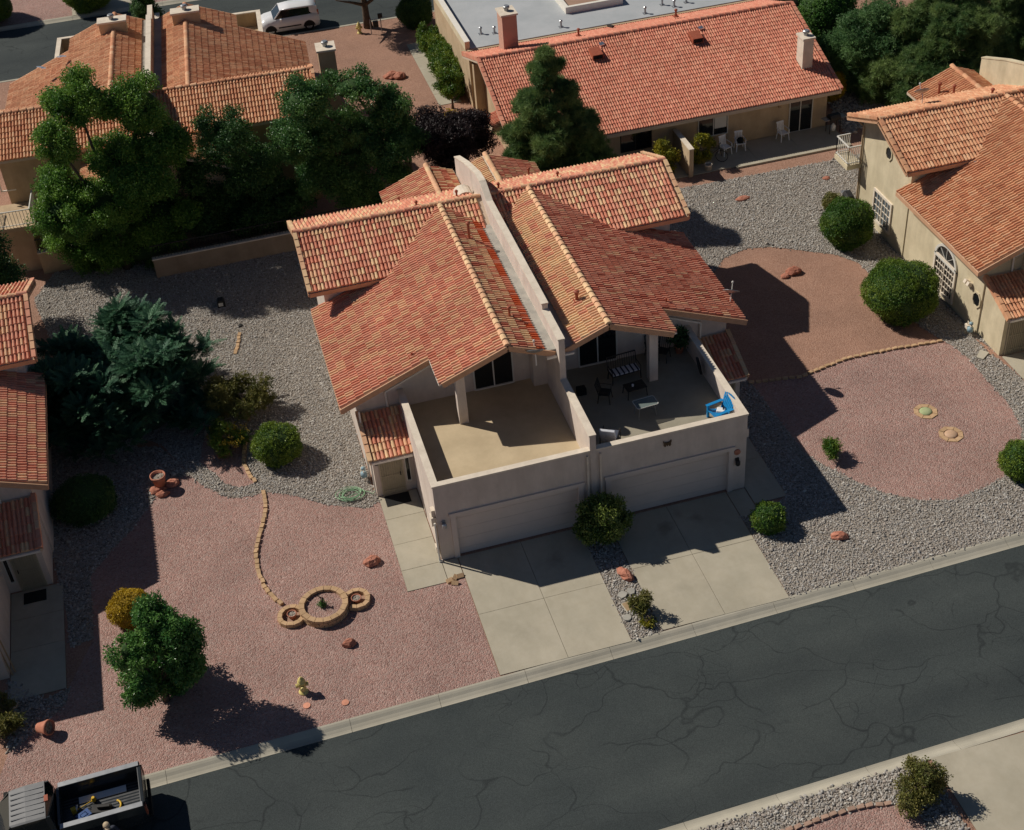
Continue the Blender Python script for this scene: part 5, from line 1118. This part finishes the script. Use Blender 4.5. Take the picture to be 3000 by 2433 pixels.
mb = MB(); mb.box(-.42,.42,-.3,.3,0,.015); o = obj('doormat', mb, M['mat']); o.location = (-15.2,3.25,.036); tag(o, 'black doormat in shade at the rose house entry', 'doormat')
mb = MB(); mb.prism([(-.15,-.3),(.15,-.3),(.2,.3),(-.2,.3)], 0, .07); o = obj('splash_block', mb, M['kerb']); o.location = (25.3,4.45,.02); o.rotation_euler = (0,0,R(-50)); tag(o, 'concrete splash block at the cream house corner', 'splash block')
mb = MB(); mb.beam((0,0,0),(.35,.15,1.95),.05,.03); mb.beam((.12,-.12,0),(.40,.0,2.0),.05,.03); o = obj('leaning_poles', mb, M['wood']); o.location = (-16.02,-.55,.03); o.rotation_euler = (0,0,R(100)); tag(o, 'long wooden poles leaning on the rose house wall', 'poles')
# ------------------------------------------------------------------ satellite dishes
def dish(label, p, rz, mountz, r_=.36):
    t = thing('satellite_dish', label, 'dish', (p.x,p.y,p.z), rz); mb = MB(); n = 18
    prof = [(r_*k/6, .09*(k/6)**2) for k in range(7)]; mb.lathe(prof, (0,0,0), n); mb.lathe([(a, b-.012) for a, b in prof], (0,0,0), n)
    o = obj('reflector', mb, M['grey_metal'], t, True); o.rotation_euler = (R(40),0,0)
    mb = MB(); mb.tube([(0,.05,-.05),(0,.12,-.25),(0,.15,-mountz)], .025, 6); obj('mount', mb, M['trim_white'], t); mb = MB(); mb.tube([(0,-.1,-.2),(0,-.42,.22)], .015, 6); mb.lathe([(.04,0),(.05,.06),(.03,.1)], (0,-.42,.2), 8); obj('arm', mb, M['frame'], t)
dish('satellite dish on the roof edge beside the party wall', Vector((5.15,3.85,5.85)), R(170), .5)
dish('satellite dish on the low eave of the red tile slope', Vector((14.6,7.2,4.2)), R(150), .6); dish('satellite dish on the ridge of the cream house', Vector((28.4,17.0,6.25)), R(170), .6)
# ------------------------------------------------------------------ roof deck furniture
FZ = 2.852
iron = M['dark']; cush = pm('cushion_white', (.55,.56,.60), (.66,.67,.70), 5, .9); stripe = pm('cushion_navy', (.02,.025,.05), None, 5, .9)
def chair_iron(label, p, rz, group=None, z=FZ):
    t = thing('metal_chair', label, 'chair', (p[0],p[1],z), rz, group); mb = MB(); mb.box(-.23,.23,-.22,.22,.40,.43); obj('seat', mb, iron, t)
    mb = MB()
    for i in range(6): x = -.2+.08*i; mb.beam((x,.21,.43),(x*1.1,.34,.92),.02,.02)
    mb.beam((-.23,.34,.92),(.23,.34,.92),.03,.03); mb.beam((-.23,.21,.43),(-.24,.35,.93),.03,.03); mb.beam((.23,.21,.43),(.24,.35,.93),.03,.03); obj('backrest', mb, iron, t)
    for sx in (-1,1):
        for sy in (-1,1): mb = MB(); mb.beam((sx*.21,sy*.2,.42),(sx*.25,sy*.25,0),.03,.03); obj('leg', mb, iron, t)
        mb = MB(); mb.tube([(sx*.25,-.2,.42),(sx*.26,-.2,.63),(sx*.26,.28,.64)], .015, 5); obj('arm', mb, iron, t)
    return t
bx_ = thing('patio_bench', 'dark metal bench with striped cushion on the shaded roof deck', 'bench', (9.05,4.85,FZ), R(4))
mb = MB(); mb.box(-.62,.62,-.25,.25,.36,.40); obj('seat', mb, iron, bx_); mb = MB(); mb.beam((-.62,.25,.4),(-.62,.36,.98),.03,.03); mb.beam((.62,.25,.4),(.62,.36,.98),.03,.03); mb.beam((-.62,.36,.98),(.62,.36,.98),.04,.04)
for i in range(12): x = -.56+.1*i; mb.beam((x,.26,.4),(x,.36,.97),.015,.015)
obj('backrest', mb, iron, bx_)
for sx in (-1,1):
    for sy in (-1,1): mb = MB(); mb.beam((sx*.6,sy*.22,.38),(sx*.62,sy*.25,0),.035,.035); obj('leg', mb, iron, bx_)
    mb = MB(); mb.tube([(sx*.62,-.24,.38),(sx*.62,-.24,.62),(sx*.62,.3,.63)], .018, 5); obj('arm', mb, iron, bx_)
cu = MB(); cu.box(-.58,.58,-.24,.22,.40,.47); cuo = obj('cushion', cu, cush, bx_, bevel=.02); st_ = MB()
for i in range(6): x = -.5+.2*i; st_.box(x-.035,x+.035,-.243,.222,.41,.4735)
obj('stripe', st_, stripe, cuo)
chair_iron('dark metal chair turned toward the low table on the deck', (7.85,3.75), R(60)); chair_iron('dark metal chair behind the deck pillar', (10.95,5.55), R(-40))
chair_iron('dark metal chair against the deck back wall by the glass doors', (10.55,5.75), R(-10))
t = thing('low_table', 'dark low metal table in front of the striped bench', 'table', (9.1,3.72,FZ), R(5)); mb = MB(); mb.box(-.42,.42,-.27,.27,.40,.43); obj('top', mb, iron, t)
for sx in (-1,1):
    for sy in (-1,1): mb = MB(); mb.beam((sx*.38,sy*.23,.40),(sx*.42,sy*.27,0),.03,.03); obj('leg', mb, iron, t)
mb = MB(); mb.lathe([(.04,0),(.05,.09),(.045,.1)], (0,0,0), 10); o = obj('cup', mb, cush); o.location = (9.0,3.7,FZ+.433); tag(o, 'pale cup standing on the dark low table', 'cup')
t = thing('glass_table', 'small rectangular glass table with curved rim on the roof deck', 'table', (9.05,2.35,FZ), R(4))
gm, gt_, gb_, gN, gL = newmat('table_glass'); gb_.inputs['Base Color'].default_value = (.22,.27,.26,1); gb_.inputs['Roughness'].default_value = .08; gb_.inputs['Alpha'].default_value = .62
mb = MB(); pr = []
for (cx_, cy_, a0) in ((.36,.2,0),(-.36,.2,90),(-.36,-.2,180),(.36,-.2,270)):
    for k in range(4): a = R(a0+30*k); pr.append((cx_+.08*math.cos(a), cy_+.08*math.sin(a)))
mb.prism(pr, .60, .615); obj('top', mb, gm, t); mb = MB(); mb.tube([(a*1.01,b*1.01,.607) for a, b in pr]+[(pr[0][0]*1.01,pr[0][1]*1.01,.607)], .014, 5); obj('rim', mb, M['frame'], t)
for sx in (-1,1):
    for sy in (-1,1): mb = MB(); mb.beam((sx*.3,sy*.15,.6),(sx*.38,sy*.22,0),.022,.022); obj('leg', mb, M['grey_metal'], t)
t = thing('lounge_chair', 'lounge chair with white back cushion beside the party wall', 'chair', (7.15,1.05,FZ), R(150))
mb = MB(); mb.obox((0,-.1,.42),(.30,0,0),(0,.36,.05),(0,0,.05)); obj('seat', mb, pm('seat_navy', (.05,.06,.09), (.08,.09,.12), 4, .9), t, bevel=.02); mb = MB(); mb.obox((0,.36,.78),(.30,0,0),(0,.14,.36),(0,.05,-.02)); obj('backrest', mb, cush, t, bevel=.02)
for sx in (-1,1): mb = MB(); mb.tube([(sx*.32,-.42,0),(sx*.32,-.40,.6),(sx*.32,.25,.62),(sx*.32,.40,.0)], .018, 6); obj('frame', mb, iron, t)
blue = pm('blue_plastic', (.01,.20,.48), (.015,.25,.56), 6, .4)
t = thing('adirondack_chair', 'bright blue slatted plastic chair in the sunny deck corner', 'chair', (11.62,1.12,FZ), R(-78))
for i in range(6): mb = MB(); y = -.30+.095*i; mb.obox((0,y,.36-.022*i),(.26,0,0),(0,.042,-.01),(0,0,.012)); obj('seat_slat', mb, blue, t)
for i in range(7):
    mb = MB(); x = -.24+.08*i; tz_ = .98-1.3*x*x; a0 = Vector((x*.9,.24,.24)); a1 = Vector((x*1.35,.24+.42*(tz_-.24),tz_)); mb.beam(a0, a1, .072, .02, (0,1,0)); obj('back_slat', mb, blue, t)
mb = MB(); mb.beam((-.30,.47,.72),(.30,.47,.72),.03,.06); obj('back_rail', mb, blue, t)
for sx in (-1,1):
    mb = MB(); mb.box(sx*.35-.065,sx*.35+.065,-.36,.40,.55,.575); obj('arm', mb, blue, t)
    mb = MB(); mb.box(sx*.32-.03,sx*.32+.03,-.34,-.24,0,.55); obj('leg', mb, blue, t); mb = MB(); mb.beam((sx*.30,-.28,.34),(sx*.30,.55,.04),.04,.10); obj('leg', mb, blue, t)
mb = MB(); mb.obox((0,-.02,.42),(.15,.05,0),(-.04,.13,.0),(0,0,.05)); o = obj('cushion', mb, M['white'], None, bevel=.03); o.location = (11.70,1.12,FZ); o.rotation_euler = (0,0,R(-50)); tag(o, 'white pillow lying on the blue plastic chair', 'pillow')
mb = MB(); mb.obox((.12,.02,.46),(.05,.1,.02),(-.03,.02,.06),(0,0,.02)); o = obj('bag', mb, M['dark'], None); o.location = (11.70,1.12,FZ); tag(o, 'dark bag beside the pillow on the blue chair', 'bag')
mb = MB(); mb.prism([(0,-.42),(.26,-.2),(.26,.25),(0,.5),(-.26,.25),(-.26,-.2)], -.03, .03, 'y'); o = obj('folded_canopy', mb, M['mat']); o.location = (11.88,3.85,FZ+.55); o.rotation_euler = (R(-15),0,R(70)); tag(o, 'black diamond shaped panel leaning on the deck side wall', 'panel')
t = pot('dark leafy deck plant in a pot at the shaded deck corner', (11.75,5.75,FZ), .14, .2, .35, mat='terracotta', name='deck_plant'); crown('leaves', [(0,0,.75)], [(.4,.4,.42)], 'mid', 'ashdk', 60, t, 300, lo=.4)
mb = MB(); mb.box(-.18,.18,-.15,.15,0,.3); o = obj('storage_box', mb, M['mat'], None, bevel=.01); o.location = (7.1,4.5,FZ); tag(o, 'small black box on the deck beside the party wall', 'box')
# ------------------------------------------------------------------ bungalow patio things
def plastic_chair(label, p, rz, group=None):
    t = thing('plastic_chair', label, 'chair', (p[0],p[1],.062), rz, group); wm = M['white']; mb = MB(); mb.box(-.24,.24,-.22,.22,.40,.44); obj('seat', mb, wm, t, bevel=.01)
    mb = MB(); 
    for i in range(5): x = -.18+.09*i; mb.obox((x,.28,.68),(.03,0,0),(0,.05,.24),(0,.01,0))
    mb.obox((0,.335,.93),(.23,0,0),(0,.02,.04),(0,.012,0)); obj('backrest', mb, wm, t)
    for sx in (-1,1):
        for sy in (-1,1): mb = MB(); mb.beam((sx*.22,sy*.2,.42),(sx*.26,sy*.25,0),.05,.04); obj('leg', mb, wm, t)
        mb = MB(); mb.tube([(sx*.26,-.22,.42),(sx*.27,-.2,.64),(sx*.26,.26,.66)], .022, 6); obj('arm', mb, wm, t)
    return t
plastic_chair('white plastic chair by the bungalow glass doors', (25.45,25.75), R(10)); plastic_chair('white plastic chair standing empty beneath the bungalow window', (21.95,25.45), R(15)); plastic_chair('white plastic chair with a black bag under the bungalow window', (22.85,25.6), R(-5))
mb = MB(); mb.lathe([(.0,0),(.17,.03),(.2,.15),(.14,.28),(0,.33)], (0,0,0), 12); o = obj('bag', mb, M['mat'], None, True); o.location = (22.85,25.55,.5); tag(o, 'black bag lying on a white plastic chair', 'bag')
def grill(label, p, rz):
    t = thing('barbecue_grill', label, 'grill', p, rz); mb = MB(); mb.prism([(-.24,.75),(-.24,.92),(-.14,1.06),(.14,1.06),(.24,.92),(.24,.75)], -.32, .32, 'x'); obj('hood', mb, M['dark'], t, bevel=.02); mb = MB(); mb.box(.36,.66,-.22,.22,.84,.87); mb.box(-.66,-.36,-.22,.22,.84,.87); obj('shelf', mb, M['grey_metal'], t)
    for sx in (-.32,.32):
        for sy in (-.2,.2): mb = MB(); mb.beam((sx,sy,.78),(sx,sy,0),.035,.035); obj('leg', mb, M['dark'], t)
    mb = MB(); mb.lathe([(.0,0),(.14,.02),(.15,.28),(.06,.36),(.05,.42)], (0,0,.08), 12); obj('gas_bottle', mb, M['white'], t, True)
grill('black barbecue grill on the bungalow patio end', (28.35,25.55,.062), R(5)); grill('black barbecue grill against the cream house back corner', (25.35,17.6,0), R(80))
g = G(2075,500); pot('pale round ceramic jar on the dirt by the divider wall', (g.x,g.y,0), .16, .2, .4, mat='stucco_cap', name='ceramic_jar')
t = thing('bicycle', 'black bicycle parked in shade under the bungalow window', 'bicycle', (21.0,25.0,.062), R(-35))
for s in (-.52,.52): mb = MB(); mb.tube([(s+.33*math.cos(a), 0, .34+.33*math.sin(a)) for a in [2*math.pi*k/20 for k in range(21)]], .018, 5, False); obj('wheel', mb, M['black'], t)
mb = MB(); 
for a, b in (((-.52,0,.34),(-.1,0,.34)),((-.1,0,.34),(.38,0,.78)),((-.1,0,.34),(-.22,0,.82)),((-.22,0,.76),(.36,0,.80)),((-.52,0,.34),(-.22,0,.76)),((.52,0,.34),(.36,0,.95))): mb.tube([a,b], .018, 6)
obj('frame', mb, M['dark'], t); mb = MB(); mb.box(-.34,-.1,-.07,.07,.84,.88); obj('saddle', mb, M['black'], t); mb = MB(); mb.tube([(.38,-.28,.98),(.34,0,.96),(.38,.28,.98)], .015, 6); obj('handlebar', mb, M['dark'], t)
mb = MB(); mb.lathe([(.2,0),(.28,.05),(.26,.2),(.0,.26)], (0,0,0), 14); o = obj('black_basket', mb, M['mat']); o.location = (17.9,25.0,.062); tag(o, 'round black basket below the dark bungalow window', 'basket')
mb = MB(); mb.box(-.2,.2,-.14,.14,0,.05); mb.tube([(-.1,0,.02),(-.1,0,.6),(.3,0,.66)], .02, 6); o = obj('sign_post', mb, M['frame']); g = G(295,760); o.location = (g.x,g.y,0); tag(o, 'small white post with crossbar at the tip of the juniper', 'post')
g = G(572,760); mb = MB(); mb.box(-.12,.12,-.1,.1,0,.28); o = obj('white_box', mb, M['white']); o.location = (g.x,g.y,0); tag(o, 'small white box on the lit rock by the garden wall', 'box')
# ------------------------------------------------------------------ white hatchback
def wheel(t, x, y, r_=.31, z=None, s=1):
    z = r_ if z is None else z; mb = MB(); pr = [(r_*.62,-.10),(r_*.97,-.10),(r_,-.06),(r_,.06),(r_*.97,.10),(r_*.62,.10)]; n = 24; vs = []; fs = []
    for a, b in pr:
        for k in range(n): q = 2*math.pi*k/n; vs.append((x+a*math.cos(q), y+b, z+a*math.sin(q)))
    for i in range(len(pr)):
        for k in range(n): k2 = (k+1)%n; i2 = (i+1)%len(pr); fs.append((i*n+k,i*n+k2,i2*n+k2,i2*n+k))
    mb.add(vs, fs); w_ = obj('wheel', mb, M['black'], t, True)
    mb = MB(); mb.prism([(x+r_*.62*math.cos(2*math.pi*k/20), z+r_*.62*math.sin(2*math.pi*k/20)) for k in range(20)], y-.05, y+.05, 'y')
    for k in range(5): a = 2*math.pi*k/5; mb.beam((x,y+s*.07,z),(x+r_*.58*math.cos(a),y+s*.07,z+r_*.58*math.sin(a)),.05,.05,(0,1,0))
    obj('rim', mb, M['grey_metal'], w_)
def loft(sections, close=True):
    """sections: list of rings (same count) -> skin"""
    mb = MB(); n = len(sections[0]); vs = [v for s in sections for v in s]; fs = []
    for i in range(len(sections)-1):
        for k in range(n): k2 = (k+1)%n; fs.append((i*n+k,i*n+k2,(i+1)*n+k2,(i+1)*n+k))
    fs.append(tuple(range(n))[::-1]); fs.append(tuple((len(sections)-1)*n+k for k in range(n))); mb.add(vs, fs); return mb
paint = pm('white_car_paint', (.74,.74,.75), None, 1, .22, spec=.5)
car = thing('hatchback_car', 'white boxy hatchback parked on the far road', 'car', (1.95,52.98,-.113), R(-1.5))
def csec(x, wb, wt, z0, z1, zs): return [(x,-wb,z0),(x,-wb*1.02,zs),(x,-wt,z1),(x,wt,z1),(x,wb*1.02,zs),(x,wb,z0)]
body = loft([csec(-2.03,.62,.55,.30,.62,.45), csec(-1.95,.80,.70,.24,.84,.58), csec(-1.5,.87,.80,.22,.98,.62), csec(-.95,.88,.82,.22,1.06,.64), csec(.6,.89,.83,.22,1.08,.66), csec(1.6,.88,.82,.22,1.10,.66), csec(1.93,.83,.78,.26,1.08,.66), csec(2.03,.76,.70,.36,.95,.62)])
obj('body', body, paint, car, True, bevel=.0)
cab = loft([csec(-1.02,.78,.76,1.02,1.06,1.04), csec(-.45,.78,.66,1.02,1.56,1.1), csec(.2,.78,.66,1.02,1.61,1.1), csec(1.4,.78,.65,1.02,1.58,1.1), csec(1.85,.76,.62,1.02,1.50,1.1), csec(1.98,.74,.64,1.02,1.12,1.06)])
obj('window_band', cab, M['glass'], car)
rfm = loft([csec(-.52,.64,.60,1.53,1.585,1.56), csec(.2,.68,.62,1.55,1.65,1.60), csec(1.4,.68,.62,1.53,1.625,1.58), csec(1.92,.66,.60,1.47,1.54,1.50)]); obj('roof', rfm, paint, car, True)
pl_ = MB()
for sy in (-1,1):
    pl_.beam((1.5,sy*.775,1.05),(1.5,sy*.67,1.56),.16,.03,(0,1,0)); pl_.beam((1.72,sy*.78,1.04),(1.72,sy*.655,1.53),.45,.04,(0,1,0)); pl_.beam((-.98,sy*.78,1.04),(-.46,sy*.67,1.56),.07,.04,(0,1,0))
obj('pillar', pl_, paint, car)
for sy in (-1,1):
    for x in (-1.28,1.28): wheel(car, x, sy*.80, .32, .32, sy); 
    for x in (-1.28,1.28): mb = MB(); mb.prism([(x+.39*math.cos(a), .32+.39*math.sin(a)) for a in [math.pi*k/12 for k in range(13)]], sy*.70, sy*.905, 'y'); obj('wheel_arch', mb, M['black'], car)
    mb = MB(); mb.obox((-1.93,sy*.62,.74),(.06,0,0),(0,.15,0),(0,0,.09)); obj('headlight', mb, M['glass_blue'], car); mb = MB(); mb.obox((1.96,sy*.72,1.12),(.05,0,0),(0,.06,0),(0,0,.17)); obj('tail_light', mb, M['ventred'], car)
    mb = MB(); mb.obox((-.55,sy*.98,1.03),(.06,0,0),(0,.1,0),(0,0,.07)); obj('mirror', mb, paint, car, bevel=.02); mb = MB(); mb.box(-.75,.75,sy*.90,sy*.93,.46,.53); obj('side_moulding', mb, M['black'], car)
# ------------------------------------------------------------------ dark pickup at the kerb, tools in its bed
tp = pm('pickup_paint', (.018,.022,.024), (.026,.031,.034), 2, .22, spec=.6); tb_ = pm('pickup_bed', (.05,.052,.055), (.09,.092,.095), 5, .5)
pk = thing('pickup_truck', 'dark grey pickup truck with open ribbed bed parked at the kerb', 'pickup', (-11.62,-7.86,-.113), SLP)
# local x: 0 = tailgate, negative = toward the cab
b_ = MB(); b_.box(-6.1,0,-.86,.86,.45,.78); obj('chassis', b_, tp, pk, bevel=.03)
for sy in (-1,1):
    s_ = loft([[(x,sy*.70,.7),(x,sy*.90,.7),(x,sy*.93,1.05),(x,sy*.90,1.36),(x,sy*.74,1.38),(x,sy*.72,1.2)] for x in (-2.62,-1.3,-.02)]); obj('bed_side', s_, tp, pk, bevel=.01)
    r_ = MB(); r_.box(-2.60,-.05,sy*.73,sy*.91,1.381,1.40); obj('bed_rail', r_, M['grey_metal'], pk)
tg = MB(); tg.box(-.12,.02,-.74,.74,.68,1.36); obj('tailgate', tg, tp, pk, bevel=.03); bm_ = MB(); bm_.box(.03,.13,-.72,.72,.5,.66); obj('bumper', bm_, M['black'], pk, bevel=.02)
fw = MB(); fw.box(-2.66,-2.58,-.74,.74,.7,1.38); obj('bulkhead', fw, tp, pk)
bf_ = MB(); bf_.box(-2.6,-.1,-.71,.71,.70,.76)
for i in range(11): y = -.6+.12*i; bf_.box(-2.58,-.12,y-.032,y+.032,.76,.785)
obj('bed_floor', bf_, tb_, pk)
cb = loft([csec(-5.9,.84,.72,.7,1.02,.9), csec(-5.2,.90,.80,.6,1.15,.9), csec(-4.55,.91,.84,.6,1.20,.9), csec(-2.72,.92,.86,.6,1.22,.9), csec(-2.66,.90,.84,.62,1.15,.9)]); obj('cab_body', cb, tp, pk, True)
cg = loft([csec(-4.55,.84,.82,1.16,1.20,1.18), csec(-3.95,.83,.69,1.16,1.84,1.3), csec(-2.95,.83,.69,1.16,1.86,1.3), csec(-2.72,.82,.71,1.16,1.50,1.3)]); obj('cab_glass', cg, M['glass'], pk)
silver = pm('cab_roof_paint', (.20,.20,.20), (.25,.25,.245), 2, .3, spec=.6)
cr_ = loft([csec(-4.0,.71,.66,1.82,1.875,1.85), csec(-3.5,.73,.68,1.85,1.905,1.88), csec(-2.90,.72,.67,1.84,1.89,1.87)]); cro = obj('cab_roof', cr_, silver, pk)
rb = MB()
for i in range(6): y = -.5+.2*i; rb.box(-3.95,-2.95,y-.02,y+.02,1.872,1.915)
obj('roof_rib', rb, silver, cro)
for sy in (-1,1):
    q = MB(); q.beam((-2.78,sy*.82,1.2),(-2.86,sy*.70,1.86),.16,.04,(0,1,0)); q.beam((-4.5,sy*.83,1.18),(-3.96,sy*.70,1.85),.07,.04,(0,1,0)); q.beam((-3.6,sy*.835,1.2),(-3.6,sy*.70,1.86),.06,.03,(0,1,0)); obj('pillar', q, tp, pk)
    for x in (-1.15,-4.95): wheel(pk, x, sy*.80, .36, .36, sy)
    q = MB(); q.box(-.06,.03,sy*.78-.07,sy*.78+.07,.85,1.25); obj('tail_light', q, M['ventred'], pk)
    q = MB(); q.obox((-4.25,sy*1.05,1.25),(.06,0,0),(0,.12,0),(0,0,.09)); obj('mirror', q, M['black'], pk)
q = MB(); q.box(-2.92,-2.80,-.12,.12,1.88,1.93); obj('brake_light', q, M['ventred'], pk)
# tools
ty = pm('tool_yellow', (.60,.36,.02), (.70,.45,.04), 8, .5); tbm = pm('tool_blue', (.03,.07,.20), (.05,.11,.28), 8, .6)
BZ = .68
def T(x, y, z): return (-11.62+x, -7.86+y, BZ+z)
mb = MB(); mb.tube([(-.35,.0,.05),(.35,.08,.05)], .012, 6); mb.box(-.45,-.3,-.07,.07,.0,.2); mb.lathe([(.05,0),(.09,.08),(.05,.2)], (.3,.05,0), 10); o = obj('yellow_tool', mb, ty); o.location = T(-1.9,.12,0); o.rotation_euler = (0,0,.3); tag(o, 'yellow power tool lying in the pickup bed', 'tool')
mb = MB(); mb.tube([(.16*math.cos(a), .2*math.sin(a), .05) for a in [-1.3+.26*k for k in range(11)]], .035, 6); o = obj('yellow_hose', mb, ty, None, True); o.location = T(-.95,-.18,0); tag(o, 'curved yellow hose on the ribbed pickup bed', 'hose')
mb = MB(); mb.box(-.22,.22,-.15,.15,0,.16); mb.tube([(-.1,0,.16),(-.1,0,.24),(.1,0,.24),(.1,0,.16)], .015, 6); o = obj('blue_bag', mb, tbm, None, bevel=.03); o.location = T(-1.95,-.3,0); o.rotation_euler = (0,0,.5); tag(o, 'blue tool bag in the pickup bed', 'bag')
mb = MB(); mb.box(-.3,.3,-.16,.16,0,.14); mb.box(-.1,.3,-.05,.05,.14,.26); mb.tube([(-.3,.1,.1),(-.55,.18,.12)], .02, 6); mb.tube([(-.3,-.1,.1),(-.52,-.08,.16)], .02, 6); o = obj('tool_box', mb, M['dark'], None, bevel=.02); o.location = T(-1.4,-.2,0); o.rotation_euler = (0,0,-.2); tag(o, 'black tool box with loose handles in the pickup bed', 'toolbox')
for i, (x, y) in enumerate(((-1.85,-.48),(-2.2,.0))): mb = MB(); mb.tube([(0,0,.04),(.22,.03,.05)], .035, 8); o = obj('white_bottle', mb, M['white'], None, True); o.location = T(x,y,0); o.rotation_euler = (0,0,.3+i); tag(o, ['white bottle beside the blue tool bag','white bottle near the front of the pickup bed'][i], 'bottle')
mb = MB(); mb.box(-.75,.75,-.12,.12,0,.03); o = obj('white_board', mb, M['white']); o.location = T(-1.35,.42,0); o.rotation_euler = (.1,0,.02); tag(o, 'long pale board lying along the pickup bed side', 'board')
# ------------------------------------------------------------------ person beside the pickup (only cap and shoulder reach into the frame)
def person():
    h = GY(311, 2418, -9.35)
    t = thing('person', 'person in dark shirt and tan cap standing beside the pickup', 'person', (h.x, -9.35, -.113), R(20))
    J = {'pel':(0,0,.95),'che':(0,.02,1.28),'nek':(0,.02,1.46),'hd':(0,-.01,1.60),'ls':(-.19,.02,1.40),'le':(-.26,.05,1.12),'lw':(-.22,-.14,.95),'rs':(.19,.02,1.40),'re':(.28,-.02,1.14),'rw':(.22,-.24,1.08),
         'lh':(-.10,0,.90),'lk':(-.11,-.02,.50),'la':(-.12,.02,.09),'lt':(-.13,-.15,.04),'rh':(.10,0,.90),'rk':(.11,-.03,.50),'ra':(.13,.02,.09),'rt':(.14,-.15,.04)}
    E_ = [('pel','che'),('che','nek'),('nek','hd'),('che','ls'),('ls','le'),('le','lw'),('che','rs'),('rs','re'),('re','rw'),('pel','lh'),('lh','lk'),('lk','la'),('la','lt'),('pel','rh'),('rh','rk'),('rk','ra'),('ra','rt')]
    RD = {'pel':(.15,.11),'che':(.16,.11),'nek':(.06,.06),'hd':(.095,.11),'ls':(.07,.07),'le':(.05,.05),'lw':(.035,.03),'rs':(.07,.07),'re':(.05,.05),'rw':(.035,.03),'lh':(.09,.09),'lk':(.065,.065),'la':(.045,.05),'lt':(.045,.03),'rh':(.09,.09),'rk':(.065,.065),'ra':(.045,.05),'rt':(.045,.03)}
    k = list(J); me = bpy.data.meshes.new('body'); me.from_pydata([J[a] for a in k], [(k.index(a), k.index(b)) for a, b in E_], []); o = link('body', me, t)
    sk = o.modifiers.new('skin', 'SKIN'); o.modifiers.new('sub', 'SUBSURF').levels = 2; o.modifiers['sub'].render_levels = 2
    for i, a in enumerate(k): me.skin_vertices[0].data[i].radius = RD[a]
    me.skin_vertices[0].data[0].use_root = True
    skin = pm('skin', (.42,.24,.17), None, 3, .6); me.materials.append(pm('shirt_navy', (.03,.035,.05), (.05,.055,.075), 6, .9))
    mb = MB(); mb.lathe([(0,-.13),(.055,-.12),(.085,-.05),(.092,.02),(.085,.07),(.05,.115),(0,.125)], (0,-.02,1.62), 14, sy=1.15); hd = obj('head', mb, skin, t, True)
    mb = MB(); mb.lathe([(.015,0),(.02,.02),(0,.04)], (0,-.135,1.60), 6); mb.box(-.105,-.085,-.03,.02,1.58,1.64); mb.box(.085,.105,-.03,.02,1.58,1.64); obj('face', mb, skin, hd)
    mb = MB(); mb.lathe([(.105,0),(.104,.05),(.08,.095),(0,.11)], (0,-.02,1.65), 14, sy=1.12); mb.prism([(-.09,-.10),(-.07,-.2),(0,-.235),(.07,-.2),(.09,-.10)], 1.65, 1.662); obj('cap', mb, pm('cap_tan', (.42,.33,.22), (.48,.38,.26), 6, .9), t, True)
    for s, wx in (('l','lw'),('r','rw')):
        w_ = Vector(J[wx]); mb = MB(); sx = -1 if s == 'l' else 1; mb.obox(w_+Vector((0,-.05,-.02)), (.035,0,0), (0,.045,0), (0,0,.016))
        for i in range(4): x = -.028+.019*i; l_ = (.07,.08,.075,.06)[i]; b0 = w_+Vector((x,-.09,-.02)); mb.tube([b0, b0+Vector((0,-l_*.55,-.012)), b0+Vector((0,-l_*.8,-.045))], [.0095,.009,.007], 6)
        b0 = w_+Vector((-sx*.035,-.03,-.02)); mb.tube([b0, b0+Vector((-sx*.03,-.035,-.01)), b0+Vector((-sx*.03,-.065,-.03))], [.011,.01,.008], 6); obj('hand', mb, skin, t, True)
person()
